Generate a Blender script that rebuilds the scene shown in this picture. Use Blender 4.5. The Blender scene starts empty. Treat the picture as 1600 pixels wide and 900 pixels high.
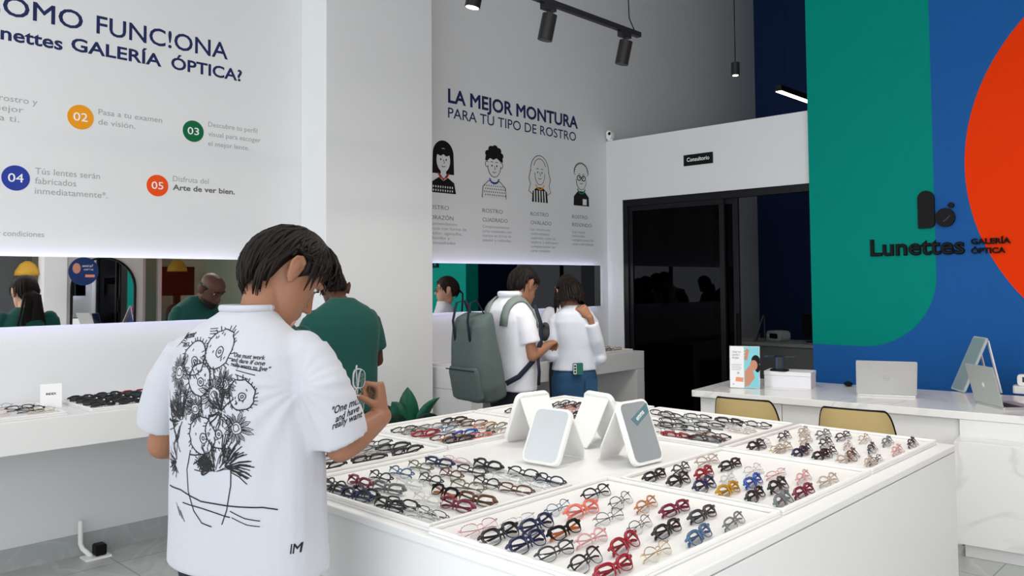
import bpy, bmesh, math, random
from mathutils import Vector, Matrix, noise
from mathutils.bvhtree import BVHTree
random.seed(7)
SC = bpy.context.scene
COL = SC.collection
PI = math.pi

# ------------------------------------------------------------------ camera
F_PX, YAW, PITCH, ROLL, CX, CY, EYE = 1275.47, math.radians(43.9056), math.radians(2.4573), math.radians(-.4101), 800.0, 385.26, 1.55
c_, s_ = math.cos(PITCH), math.sin(PITCH); RP = Matrix(((1,0,0),(0,c_,s_),(0,-s_,c_)))
c_, s_ = math.cos(ROLL), math.sin(ROLL);   RR = Matrix(((c_,0,s_),(0,1,0),(-s_,0,c_)))
c_, s_ = math.cos(YAW), math.sin(YAW);     RB = Matrix(((c_,s_,0),(-s_,c_,0),(0,0,1)))
MR = RR @ RP @ RB                       # room -> (right, forward, up)
right, fwd, up = Vector(MR[0]), Vector(MR[1]), Vector(MR[2])
cam = bpy.data.cameras.new('camera'); camo = bpy.data.objects.new('camera', cam); COL.objects.link(camo)
cam.sensor_width = 36; cam.lens = F_PX/1600*36; cam.shift_y = -(450-CY)/1600; cam.clip_start = .02
R3 = Matrix((right, up, -fwd)).transposed()
camo.matrix_world = Matrix.Translation((0,0,EYE)) @ R3.to_4x4()
SC.camera = camo
EYEV = Vector((0,0,EYE))
def ray(px, py): return MR.transposed() @ Vector(((px-CX)/F_PX, 1, -(py-CY)/F_PX))
def at(px, py, d): return EYEV + d*ray(px, py)
def atz(px, py, z):
    r = ray(px, py); return EYEV + r*((z-EYE)/r.z)

# ------------------------------------------------------------------ light
SC.view_settings.view_transform = 'Standard'; SC.view_settings.look = 'None'
SC.view_settings.gamma = 1; SC.view_settings.use_curve_mapping = False
SC.view_settings.exposure = 0.0
W = bpy.data.worlds.new('daylight'); SC.world = W; W.use_nodes = True
W.node_tree.nodes['Background'].inputs[0].default_value = (.92,.97,1,1)
W.node_tree.nodes['Background'].inputs[1].default_value = 1.8
def area(name, loc, rot, sx, sy, power, colr):
    l = bpy.data.lights.new(name, 'AREA'); l.shape = 'RECTANGLE'; l.size = sx; l.size_y = sy; l.energy = power; l.color = colr
    o = bpy.data.objects.new(name, l); COL.objects.link(o); o.location = loc; o.rotation_euler = rot; return o
area('shopfront_daylight', (-1.2,-2.9,2.1), (PI/2,0,0), 7.4, 3.8, 102, (.97,.985,1))
area('side_daylight', (2.9,-.2,2.0), (PI/2,0,PI/2), 4.6, 3.4, 150, (.98,.99,1))

# ------------------------------------------------------------------ materials
MATS = {}
def mat(name, colr, rough=.5, metal=0, spec=.25, alpha=1, coat=0, emit=None, estr=0, noise_amt=0, noise_scale=6, bump=0, bump_scale=60, sheen=0, sss=0):
    if name in MATS: return MATS[name]
    m = bpy.data.materials.new(name); m.use_nodes = True; nt = m.node_tree; b = nt.nodes['Principled BSDF']
    b.inputs['Base Color'].default_value = (*colr, 1); b.inputs['Roughness'].default_value = rough
    b.inputs['Metallic'].default_value = metal; b.inputs['Specular IOR Level'].default_value = spec; b.inputs['Alpha'].default_value = alpha
    b.inputs['Coat Weight'].default_value = coat
    if sheen: b.inputs['Sheen Weight'].default_value = sheen
    if sss:
        b.inputs['Subsurface Weight'].default_value = sss; b.inputs['Subsurface Radius'].default_value = (.012,.005,.003)
        b.inputs['Subsurface Scale'].default_value = 1
    if emit: b.inputs['Emission Color'].default_value = (*emit, 1); b.inputs['Emission Strength'].default_value = estr
    if noise_amt or bump:
        tc = nt.nodes.new('ShaderNodeTexCoord')
    if noise_amt:
        n = nt.nodes.new('ShaderNodeTexNoise'); n.inputs['Scale'].default_value = noise_scale; n.inputs['Detail'].default_value = 5
        nt.links.new(tc.outputs['Object'], n.inputs['Vector'])
        r = nt.nodes.new('ShaderNodeMixRGB'); r.blend_type = 'MIX'
        r.inputs[1].default_value = (*[max(0,c*(1-noise_amt)) for c in colr],1); r.inputs[2].default_value = (*[min(1,c*(1+noise_amt)) for c in colr],1)
        nt.links.new(n.outputs['Fac'], r.inputs[0]); nt.links.new(r.outputs[0], b.inputs['Base Color'])
    if bump:
        n2 = nt.nodes.new('ShaderNodeTexNoise'); n2.inputs['Scale'].default_value = bump_scale; n2.inputs['Detail'].default_value = 4
        nt.links.new(tc.outputs['Object'], n2.inputs['Vector'])
        bp = nt.nodes.new('ShaderNodeBump'); bp.inputs['Strength'].default_value = bump; bp.inputs['Distance'].default_value = .01
        nt.links.new(n2.outputs['Fac'], bp.inputs['Height']); nt.links.new(bp.outputs['Normal'], b.inputs['Normal'])
    MATS[name] = m; return m
def glassy(name, tint, gloss=.1, rough=.02, glosscol=(1,1,1), k=.9):
    """clear or tinted sheet: see-through plus a reflection"""
    if name in MATS: return MATS[name]
    m = bpy.data.materials.new(name); m.use_nodes = True; nt = m.node_tree; nt.nodes.clear()
    o = nt.nodes.new('ShaderNodeOutputMaterial'); t = nt.nodes.new('ShaderNodeBsdfTransparent'); g = nt.nodes.new('ShaderNodeBsdfGlossy')
    t.inputs[0].default_value = (*tint,1); g.inputs[0].default_value = (*glosscol,1); g.inputs['Roughness'].default_value = rough
    fr = nt.nodes.new('ShaderNodeFresnel'); fr.inputs[0].default_value = 1.45
    mx = nt.nodes.new('ShaderNodeMixShader'); ml = nt.nodes.new('ShaderNodeMath'); ml.operation = 'MULTIPLY_ADD'
    ml.inputs[1].default_value = k; ml.inputs[2].default_value = gloss*.4
    nt.links.new(fr.outputs[0], ml.inputs[0]); nt.links.new(ml.outputs[0], mx.inputs[0])
    nt.links.new(t.outputs[0], mx.inputs[1]); nt.links.new(g.outputs[0], mx.inputs[2]); nt.links.new(mx.outputs[0], o.inputs[0])
    MATS[name] = m; return m
def marble(name, base, vein, scale, rough, amount=.5):
    m = mat(name, base, rough); nt = m.node_tree; b = nt.nodes['Principled BSDF']
    tc = nt.nodes.new('ShaderNodeTexCoord'); n = nt.nodes.new('ShaderNodeTexNoise'); n.inputs['Scale'].default_value = scale; n.inputs['Detail'].default_value = 6
    n.inputs['Distortion'].default_value = 1.2
    nt.links.new(tc.outputs['Object'], n.inputs['Vector'])
    cr = nt.nodes.new('ShaderNodeValToRGB'); e = cr.color_ramp.elements
    e[0].position = .46; e[0].color = (*base,1); e[1].position = .54; e[1].color = (*base,1)
    mid = e.new(.5); mid.color = (*[a*(1-amount)+v*amount for a, v in zip(base, vein)],1)
    nt.links.new(n.outputs['Fac'], cr.inputs[0]); nt.links.new(cr.outputs[0], b.inputs['Base Color']); return m
def floor_mat():
    m = marble('floor_stone_tile', (.42,.44,.44), (.54,.56,.56), 1.4, .25, .5); nt = m.node_tree; b = nt.nodes['Principled BSDF']
    src = b.inputs['Base Color'].links[0].from_socket
    tc = nt.nodes.new('ShaderNodeTexCoord'); br = nt.nodes.new('ShaderNodeTexBrick'); br.offset = 0
    br.inputs['Scale'].default_value = 1; br.inputs['Brick Width'].default_value = .6; br.inputs['Row Height'].default_value = .6; br.inputs['Mortar Size'].default_value = .003
    br.inputs['Mortar'].default_value = (.24,.25,.25,1)
    nt.links.new(tc.outputs['Object'], br.inputs['Vector']); nt.links.new(src, br.inputs['Color1']); nt.links.new(src, br.inputs['Color2'])
    nt.links.new(br.outputs['Color'], b.inputs['Base Color']); return m
WALLW = mat('white_wall_paint', (.74,.75,.76), .7, noise_amt=.015, noise_scale=2)
GREYW = mat('upper_wall_paint', (.62,.65,.65), .8, noise_amt=.02, noise_scale=2)
WHITE = mat('white_lacquer', (.77,.77,.765), .35, bump=.02, bump_scale=3)
TRAYW = mat('white_tray', (.78,.77,.755), .5)
CEIL = mat('ceiling_paint', (.5,.52,.53), .9, noise_amt=.02)
FLOOR = floor_mat()
SKIRT = marble('skirting_stone', (.40,.42,.42), (.5,.52,.52), 3, .35)
MARBLE = marble('white_marble', (.80,.80,.79), (.62,.62,.62), 1.6, .12, .6)
NAVYTXT = mat('navy_vinyl', (.012,.022,.095), .5)
GREYTXT = mat('grey_vinyl', (.36,.37,.38), .6)
BLACK = mat('black_paint', (.008,.008,.009), .5, spec=.12)
BLACKM = mat('black_metal', (.014,.014,.016), .4, metal=.3)
DARKF = mat('dark_door_frame', (.006,.006,.009), .35)
MIRROR = mat('mirror_silver', (.93,.94,.94), .01, metal=1)
NAVYW = mat('navy_wall_paint', (.006,.027,.105), .7, noise_amt=.03)
CHROME = mat('satin_metal', (.7,.71,.72), .25, metal=1)
LEDW = mat('led_light', (.8,.85,1), .5, emit=(.75,.72,1), estr=6.5)
LEDL = mat('lit_diffuser', (1,.9,.75), .5, emit=(1,.88,.7), estr=9)

# ------------------------------------------------------------------ mesh helpers
class MB:
    def __init__(s): s.v = []; s.f = []; s.mi = []; s.cur = 0
    def add(s, vs, fs, M=None):
        o = len(s.v)
        s.v += [tuple(M @ Vector(p)) if M is not None else tuple(p) for p in vs]
        s.f += [tuple(i+o for i in f) for f in fs]; s.mi += [s.cur]*len(fs); return s
    def box(s, x0, x1, y0, y1, z0, z1, M=None):
        v = [(x0,y0,z0),(x1,y0,z0),(x1,y1,z0),(x0,y1,z0),(x0,y0,z1),(x1,y0,z1),(x1,y1,z1),(x0,y1,z1)]
        return s.add(v, [(3,2,1,0),(4,5,6,7),(0,1,5,4),(1,2,6,5),(2,3,7,6),(3,0,4,7)], M)
    def rbox(s, x0, x1, y0, y1, z0, z1, r=.01, axis='y', M=None, n=5):
        """box with rounded corners in the plane across AXIS"""
        ax = 'xyz'.index(axis); o = [i for i in range(3) if i != ax]
        lo, hi = (x0,y0,z0), (x1,y1,z1); pts = []
        for cx, cy, a0 in ((hi[o[0]]-r, hi[o[1]]-r, 0), (lo[o[0]]+r, hi[o[1]]-r, PI/2), (lo[o[0]]+r, lo[o[1]]+r, PI), (hi[o[0]]-r, lo[o[1]]+r, 1.5*PI)):
            for k in range(n+1): t = a0+k/n*PI/2; pts.append((cx+r*math.cos(t), cy+r*math.sin(t)))
        def P(p, t): q = [0,0,0]; q[o[0]] = p[0]; q[o[1]] = p[1]; q[ax] = t; return q
        N = len(pts); v = [P(p, lo[ax]) for p in pts]+[P(p, hi[ax]) for p in pts]
        f = [tuple(range(N)), tuple(range(2*N-1, N-1, -1))]+[(i, i+N, (i+1)%N+N, (i+1)%N) for i in range(N)]
        return s.add(v, f, M)
    def loft(s, rings, M=None, cap=True):
        n = len(rings[0]); v = [p for r in rings for p in r]; f = []
        for k in range(len(rings)-1):
            for i in range(n): j = (i+1) % n; f.append((k*n+i, k*n+j, (k+1)*n+j, (k+1)*n+i))
        if cap: f.append(tuple(range(n-1,-1,-1))); f.append(tuple(range((len(rings)-1)*n, len(rings)*n)))
        return s.add(v, f, M)
    def cyl(s, p, q, r, r2=None, n=16): return s.tube([p, q], [r, r if r2 is None else r2], n, False)
    def tube(s, pts, rad, n=8, dome=True, flat=1, upv=None):
        pts = [Vector(p) for p in pts]
        if not hasattr(rad, '__len__'): rad = [rad]*len(pts)
        rings = []; N = len(pts); u = None
        tang = [(pts[min(i+1,N-1)]-pts[max(i-1,0)]).normalized() for i in range(N)]
        def ring(c, t, r):
            nonlocal u
            if u is None: u = Vector(upv) if upv else (Vector((0,0,1)) if abs(t.z) < .9 else Vector((0,1,0)))
            u = (u - t*u.dot(t)); u = u.normalized() if u.length > 1e-6 else t.orthogonal().normalized()
            w = t.cross(u); return [c + r*(w*math.cos(2*PI*k/n) + flat*u*math.sin(2*PI*k/n)) for k in range(n)]
        if dome:
            for a in (-.85, -.45): rings.append(ring(pts[0]+tang[0]*rad[0]*a, tang[0], rad[0]*math.sqrt(1-a*a)))
        for p, t, r in zip(pts, tang, rad): rings.append(ring(p, t, r))
        if dome:
            for a in (.45, .85): rings.append(ring(pts[-1]+tang[-1]*rad[-1]*a, tang[-1], rad[-1]*math.sqrt(1-a*a)))
        return s.loft(rings)
    def ball(s, c, r, n=12, M=None):
        if not hasattr(r, '__len__'): r = (r,r,r)
        v = []; f = []; m = n//2
        for i in range(1, m):
            a = PI*i/m
            for k in range(n): b = 2*PI*k/n; v.append((c[0]+r[0]*math.sin(a)*math.cos(b), c[1]+r[1]*math.sin(a)*math.sin(b), c[2]-r[2]*math.cos(a)))
        for i in range(m-2):
            for k in range(n): j = (k+1)%n; f.append((i*n+k, i*n+j, (i+1)*n+j, (i+1)*n+k))
        b0 = len(v); v += [(c[0],c[1],c[2]-r[2]), (c[0],c[1],c[2]+r[2])]
        for k in range(n): j = (k+1)%n; f.append((b0, j, k)); f.append((b0+1, (m-2)*n+k, (m-2)*n+j))
        return s.add(v, f, M)
    def poly(s, pts2, t=.002, M=None):
        """flat outline in local x-y given thickness t in z"""
        n = len(pts2); s.layer = getattr(s,'layer',0)+1; t += .00004*s.layer
        a = sum(pts2[i][0]*pts2[(i+1)%n][1]-pts2[(i+1)%n][0]*pts2[i][1] for i in range(n))
        if a < 0: pts2 = pts2[::-1]
        v = [(x,y,0) for x,y in pts2]+[(x,y,t) for x,y in pts2]
        return s.add(v, [tuple(range(n-1,-1,-1)), tuple(range(n,2*n))]+[(i,(i+1)%n,(i+1)%n+n,i+n) for i in range(n)], M)
    def disc(s, cx, cy, rx, ry=None, t=.002, M=None, n=40):
        ry = ry or rx; return s.poly([(cx+rx*math.cos(2*PI*k/n), cy+ry*math.sin(2*PI*k/n)) for k in range(n)], t, M)
    def ribbon(s, pts2, w, t=.0015, M=None, closed=False):
        """line of width w drawn through 2-D points"""
        P = [Vector(p) for p in pts2]
        if closed: P = P+[P[0]]
        N = len(P); L = []; Rr = []
        for i in range(N):
            a, b = P[max(i-1,0)], P[min(i+1,N-1)]
            if closed and i in (0, N-1): a, b = P[N-2], P[1]
            d = (b-a); d = d.normalized() if d.length > 1e-9 else Vector((1,0)); nn = Vector((-d.y, d.x))*w/2
            L.append(P[i]+nn); Rr.append(P[i]-nn)
        v = []; f = []
        for i in range(N): v += [(L[i].x,L[i].y,0),(Rr[i].x,Rr[i].y,0),(L[i].x,L[i].y,t),(Rr[i].x,Rr[i].y,t)]
        for i in range(N-1):
            a, b = 4*i, 4*i+4
            f += [(a+2,a+3,b+3,b+2),(a,b,b+1,a+1),(a,a+2,b+2,b),(a+1,b+1,b+3,a+3)]
        if not closed: f += [(0,1,3,2), (4*N-4,4*N-2,4*N-1,4*N-3)]
        return s.add(v, f, M)
    def mesh(s, name, m=None, smooth=False, ms=None):
        me = bpy.data.meshes.new(name); me.from_pydata(s.v, [], s.f); me.validate(); me.update()
        for x in (ms or ([m] if m else [])): me.materials.append(x)
        if ms:
            for p, i in zip(me.polygons, s.mi): p.material_index = i
        bm = bmesh.new(); bm.from_mesh(me); bmesh.ops.recalc_face_normals(bm, faces=bm.faces); bm.to_mesh(me); bm.free()
        if smooth:
            for p in me.polygons: p.use_smooth = True
        return me
    def obj(s, name, m=None, parent=None, smooth=False, ms=None, bevel=0, label=None, seg=2):
        o = bpy.data.objects.new(name, s.mesh(name, m, smooth, ms)); COL.objects.link(o)
        if parent: o.parent = parent
        if bevel:
            b = o.modifiers.new('edge', 'BEVEL'); b.width = bevel; b.segments = seg; b.limit_method = 'ANGLE'
        if label: o['label'] = label
        return o
def tag(o, label=None, cat=None, group=None, kind=None):
    if label: o['label'] = label
    if cat: o['category'] = cat
    if group: o['group'] = group
    if kind: o['kind'] = kind
    return o
def thing(name, label, cat, loc=(0,0,0), rz=0, group=None, M=None):
    o = bpy.data.objects.new(name, None); COL.objects.link(o); o.empty_display_size = .05
    if M is not None: o.matrix_world = M
    else: o.location = loc; o.rotation_euler = (0,0,rz)
    return tag(o, label, cat, group)
def struct(o): o['kind'] = 'structure'; return o
def text_mesh(body, x0=None, x1=None, base=0, cap=.1, bold=0, spacing=1, t=.001, shear=0, x_left=None, k=None):
    """letters lying in local x-y, capitals CAP tall, stretched to run from x0 to x1"""
    c = bpy.data.curves.new('lettering', 'FONT'); c.body = body; c.size = 1; c.bevel_depth = max(bold,.0)*.9; c.bevel_resolution = 0; c.space_character = spacing; c.shear = shear
    c.resolution_u = 3; c.extrude = .0005
    o = bpy.data.objects.new('lettering', c); COL.objects.link(o)
    dg = bpy.context.evaluated_depsgraph_get(); me = bpy.data.meshes.new_from_object(o.evaluated_get(dg)); bpy.data.objects.remove(o)
    vs = [v.co.copy() for v in me.vertices]; fs = [tuple(p.vertices) for p in me.polygons]; bpy.data.meshes.remove(me)
    sy = cap/.68
    mn, mx = min(v.x for v in vs), max(v.x for v in vs)
    if x1 is None: sx = k or sy; x0 = x0 if x0 is not None else x_left
    elif x0 is None: sx = k or sy; x0 = x1-(mx-mn)*sx
    else: sx = (x1-x0)/(mx-mn)
    zt = max(v.z for v in vs); zb = min(v.z for v in vs)
    return [(x0+(v.x-mn)*sx, base+v.y*sy, t*(v.z-zb)/(zt-zb)) for v in vs], fs
def wallM(axis, pos):
    """local x-y of flat graphics onto a wall: axis X looks along +X from wall x=pos, axis Y looks along -Y from wall y=pos"""
    if axis == 'X': return Matrix(((0,0,1,pos),(1,0,0,0),(0,1,0,0),(0,0,0,1)))
    return Matrix(((1,0,0,0),(0,0,-1,pos),(0,1,0,0),(0,0,0,1)))

# ------------------------------------------------------------------ the room
XL, YB, ZC = -5.1, 6.65, 5.3          # left wall, mural wall, ceiling
XR, YF, YN = 2.2, -2.6, 9.96          # right side, shopfront, navy back wall
struct(MB().box(XL-.2, XR+3.2, YF-1.5, YN+.2, -.1, 0).obj('floor', FLOOR))
struct(MB().box(XL-.2, XR+3.2, YF-.2, YN+.2, ZC, ZC+.1).obj('ceiling', CEIL))
struct(MB().box(XL-.2, XL, YF, YN+.2, 0, ZC).obj('wall_left', WALLW))
PX = -4.784
struct(MB().box(XL, PX, 3.133, 4.09, 0, ZC).obj('wall_column', WALLW, bevel=.004))
struct(MB().box(XL, XL+.012, YF, 3.133, 0, .119).obj('baseboard_left', SKIRT))
# mural wall: blue ground, green and orange painted shapes set in the same mesh
BLUEP = mat('blue_mural_paint', (.015,.108,.36), .55, spec=.06, noise_amt=.03); GREENP = mat('green_mural_paint', (.0,.255,.205), .55, spec=.06, noise_amt=.03); ORANGEP = mat('orange_mural_paint', (.86,.042,.0), .55, spec=.06, noise_amt=.02)
mb = MB(); mb.box(-2.932, XR+.1, YB, YB+.2, 0, ZC)
mb.cur = 1; MW = wallM('Y', YB)
arc = [(-2.53+.565*math.sin(a), 1.58-.565*math.cos(a)) for a in [k/24*PI/2 for k in range(25)]]
mb.poly([(-2.932,1.016)]+[(x,z) for x,z in arc]+[(-1.965,ZC),(-2.932,ZC)], .0015, MW)
mb.box(-2.9335,-2.932, YB, YB+.2, 1.016, ZC)
mb.cur = 2; mb.poly([(min(-.25+1.5*math.cos(2*PI*k/96), .899), 2.37+1.5*math.sin(2*PI*k/96)) for k in range(96)], .002, MW)
struct(MB().box(.90, XR+.1, YB-.06, YB, 0, ZC).obj('wall_added_pier', WALLW))  # unseen pier, added so the standing mirror reflects plain pale wall
struct(mb.obj('wall_back', ms=[BLUEP, GREENP, ORANGEP]))
# partition of the consulting room
mb = MB(); mb.box(XL, -2.932, 6.71, 6.83, 2.366, 2.985); mb.box(XL, -4.905, 6.71, 6.83, 0, 2.366)
struct(mb.obj('wall_partition', WALLW))
struct(MB().box(XL, -1.0, YN, YN+.2, 0, ZC).obj('wall_consulting_room', NAVYW))
struct(MB().box(-1.2, -1.0, YB+.2, YN, 0, ZC).obj('wall_consulting_side', NAVYW))
# dark sliding glass door of the consulting room
DGL = glassy('smoked_door_glass', (.045,.045,.06), .02, .01, (.16,.16,.18))
d1 = struct(thing('door_1', 'black framed smoked glass sliding door under the consulting room sign', 'door', (-4.905,6.74,0)))
d1['kind'] = 'structure'
fr = MB(); fr.box(0,.055,-.02,.06,0,2.366); fr.box(.055,1.975,-.02,.06,2.30,2.366); fr.box(.055,1.975,-.02,.06,0,.02)
fr.obj('door_frame', DARKF, d1)
fr = MB(); fr.box(.055,.10,.0,.03,.02,2.30); fr.box(1.07,1.12,.0,.03,.02,2.30); fr.box(.10,1.07,.0,.03,.02,.07); fr.box(.10,1.07,.0,.03,2.25,2.30)
p = fr.obj('sliding_leaf', DARKF, d1); MB().box(.10,1.07,.012,.018,.07,2.25).obj('pane', DGL, p)
fr = MB(); fr.box(.98,1.03,.032,.056,.02,2.30); fr.box(1.19,1.245,.032,.056,.02,2.30); fr.box(1.03,1.19,.032,.056,.02,.07); fr.box(1.03,1.19,.032,.056,2.25,2.30)
p = fr.obj('sliding_leaf', DARKF, d1); MB().box(1.03,1.19,.041,.047,.07,2.25).obj('pane', DGL, p)
MB().box(1.205,1.225,.0,.031,.95,1.25).obj('door_handle', BLACKM, d1)
# right-hand side of the shop, seen only in the wall mirrors
PILW = mat('white_pier_paint', (.82,.83,.85), .6); CAFEW = mat('olive_cafe_wall', (.42,.40,.28), .8, noise_amt=.05); GREYP = mat('grey_panel_paint', (.50,.51,.48), .7)
CLEAR = glassy('clear_shop_glass', (.9,.94,.94), 0, k=.4)
mb = MB(); mb.box(XR, XR+.25, 3.59, 3.88, 0, ZC); struct(mb.obj('wall_pier', PILW))
mb = MB(); mb.box(XR+.02, XR+.2, 3.88, 4.92, 0, ZC); mb.box(XR, XR+.2, 2.0, YB, 3.0, ZC); struct(mb.obj('wall_right', GREYP))
mb = MB(); mb.box(XR+3, XR+3.2, YF, YB+.2, 0, ZC); mb.box(XR+.2,XR+3, YB,YB+.2, 0, ZC); struct(mb.obj('wall_cafe', CAFEW))
mb = MB(); mb.box(XR+.5, XR+.6, 2.0, 3.58, 0, 3); struct(mb.obj('wall_side_panel', mat('dark_grey_panel', (.09,.095,.10), .7)))
w = struct(thing('window_1', 'glazed partition between the shop and the neighbouring room', 'window', (XR,0,0)))
fm = MB()
for y in (4.92, 5.16, YB-.06): fm.box(.05,.13,y,y+.05,0,3)
fm.box(.05,.13,4.92,YB,2.95,3.0); fm.box(.05,.13,4.92,YB,0,.06); fm.obj('window_frame', mat('grey_aluminium', (.5,.53,.54), .35, metal=.6), w)
MB().box(.085,.093,4.97,YB,.06,2.95).obj('pane', CLEAR, w)
w = struct(thing('window_2', 'tall glass shopfront behind the photographer', 'window', (0,YF,0)))
fm = MB()
for x in (-5.1,-3.3,-1.5,.3,2.1): fm.box(x,x+.06,-.05,.03,0,ZC)
for z in (0,2.5,ZC-.08): fm.box(-5.1,XR,-.05,.03,z,z+.06)
fm.obj('window_frame', DARKF, w)
w = struct(thing('window_3', 'side shopfront glazing', 'window', (XR,0,0)))
fm = MB()
for y in (-2.6,-1.0,.5,1.95): fm.box(.0,.07,y,y+.06,0,ZC)
for z in (0,2.5,ZC-.08): fm.box(.0,.07,-2.6,2.0,z,z+.06)
fm.obj('window_frame', DARKF, w)

# ------------------------------------------------------------------ wall lettering
MX = wallM('X', XL)
def letters(name, lines, m, parent, M=MX):
    b = MB()
    for a in lines: b.add(*text_mesh(**a), M)
    return b.obj(name, m, parent)
t = thing('wall_lettering', 'large navy two-line headline at the top of the wall above the long mirror', 'lettering')
letters('headline_word', [dict(body='FUNC!ONA', x0=1.747, x1=2.575, base=3.045, cap=.105, bold=.012)], NAVYTXT, t)
letters('headline_word', [dict(body='¿CÓMO', x1=1.672, base=3.045, cap=.105, bold=.012, k=.175)], NAVYTXT, t)
for a in (dict(body='ÓPTICA?', x0=2.195, x1=2.677, base=2.915, cap=.073, bold=.026), dict(body='GALERÍA', x0=1.61, x1=2.135, base=2.915, cap=.073, bold=.026), dict(body='Lunettes', x1=1.565, base=2.905, cap=.073, bold=.026, k=.128)): letters('headline_word', [a], NAVYTXT, t)
def step(num, y, z, r, colr, lines, x, zs, cap, bolds, widths, label):
    t = thing('step_notice', label, 'notice', (0,0,0), 0, 'numbered step notices on the wall')
    b = MB(); b.disc(y, z, r, r, .002, MX).obj('badge', mat('badge_'+num, colr, .5), t)
    b = MB(); b.add(*text_mesh(num, x0=y-r*.55, x1=y+r*.55, base=z-r*.32, cap=r*.66, bold=.01, t=.003), MX).obj('numeral', mat('white_vinyl', (.85,.85,.85), .5), t)
    for s_, zz, bo, wd in zip(lines, zs, bolds, widths):
        letters('caption_line', [dict(body=s_, x0=x, x1=x+wd, base=zz, cap=cap, bold=bo)], GREYTXT if not bo > .02 else mat('dark_grey_vinyl', (.12,.12,.13), .6), t)
step('02', 1.667, 2.529, .072, (.82,.32,.01), ['Pasa a tu examen','de visión.'], 1.765, [2.56,2.50], .033, [.004]*2, [.378,.215], 'amber disc 02 with a grey two-line caption about the eye exam')
step('03', 2.343, 2.533, .069, (.0,.13,.045), ['Descubre tu perfil','visual para escoger','el mejor lente.'], 2.443, [2.578,2.515,2.452], .031, [.004]*3, [.348,.373,.29], 'green disc 03 with a grey three-line caption about the best lens')
step('04', 1.338, 2.143, .07, (.02,.045,.32), ['Tús lentes serán','fabricados','inmediatamente*.'], 1.434, [2.175,2.12,2.063], .035, [.004]*3, [.345,.215,.39], 'blue disc 04 with a grey three-line caption about lenses made at once')
step('05', 2.118, 2.163, .067, (.83,.08,.005), ['Disfruta del','Arte de ver bien.'], 2.214, [2.20,2.145], .033, [.004,.03], [.235,.418], 'orange disc 05 with a caption whose second line is bold')
step('01', .72, 2.529, .072, (.02,.045,.32), ['Analizamos tu rostro y','elegimos la mejor','montura para ti.'], .90, [2.565,2.51,2.455], .033, [.004]*3, [.54,.47,.45], 'grey three-line caption cut by the picture edge, ending in rostro y')
t = thing('wall_lettering', 'small grey conditions footnote just above the long wall mirror', 'lettering')
letters('footnote_line', [dict(body='*Aplican términos y condiciones', x1=1.486, base=1.82, cap=.03, bold=.004, k=.043)], GREYTXT, t)
t = thing('wall_lettering', 'navy two-line heading above the four face drawings', 'lettering')
letters('heading_line', [dict(body='LA MEJOR MONTURA', x0=4.535, x1=6.254, base=3.062, cap=.112, bold=.03)], NAVYTXT, t)
letters('heading_line', [dict(body='PARA TU TIPO DE ROSTRO', x0=4.535, x1=6.222, base=2.932, cap=.085, bold=.006)], NAVYTXT, t)
SKINV = mat('pale_vinyl', (.70,.71,.71), .6)
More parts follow.
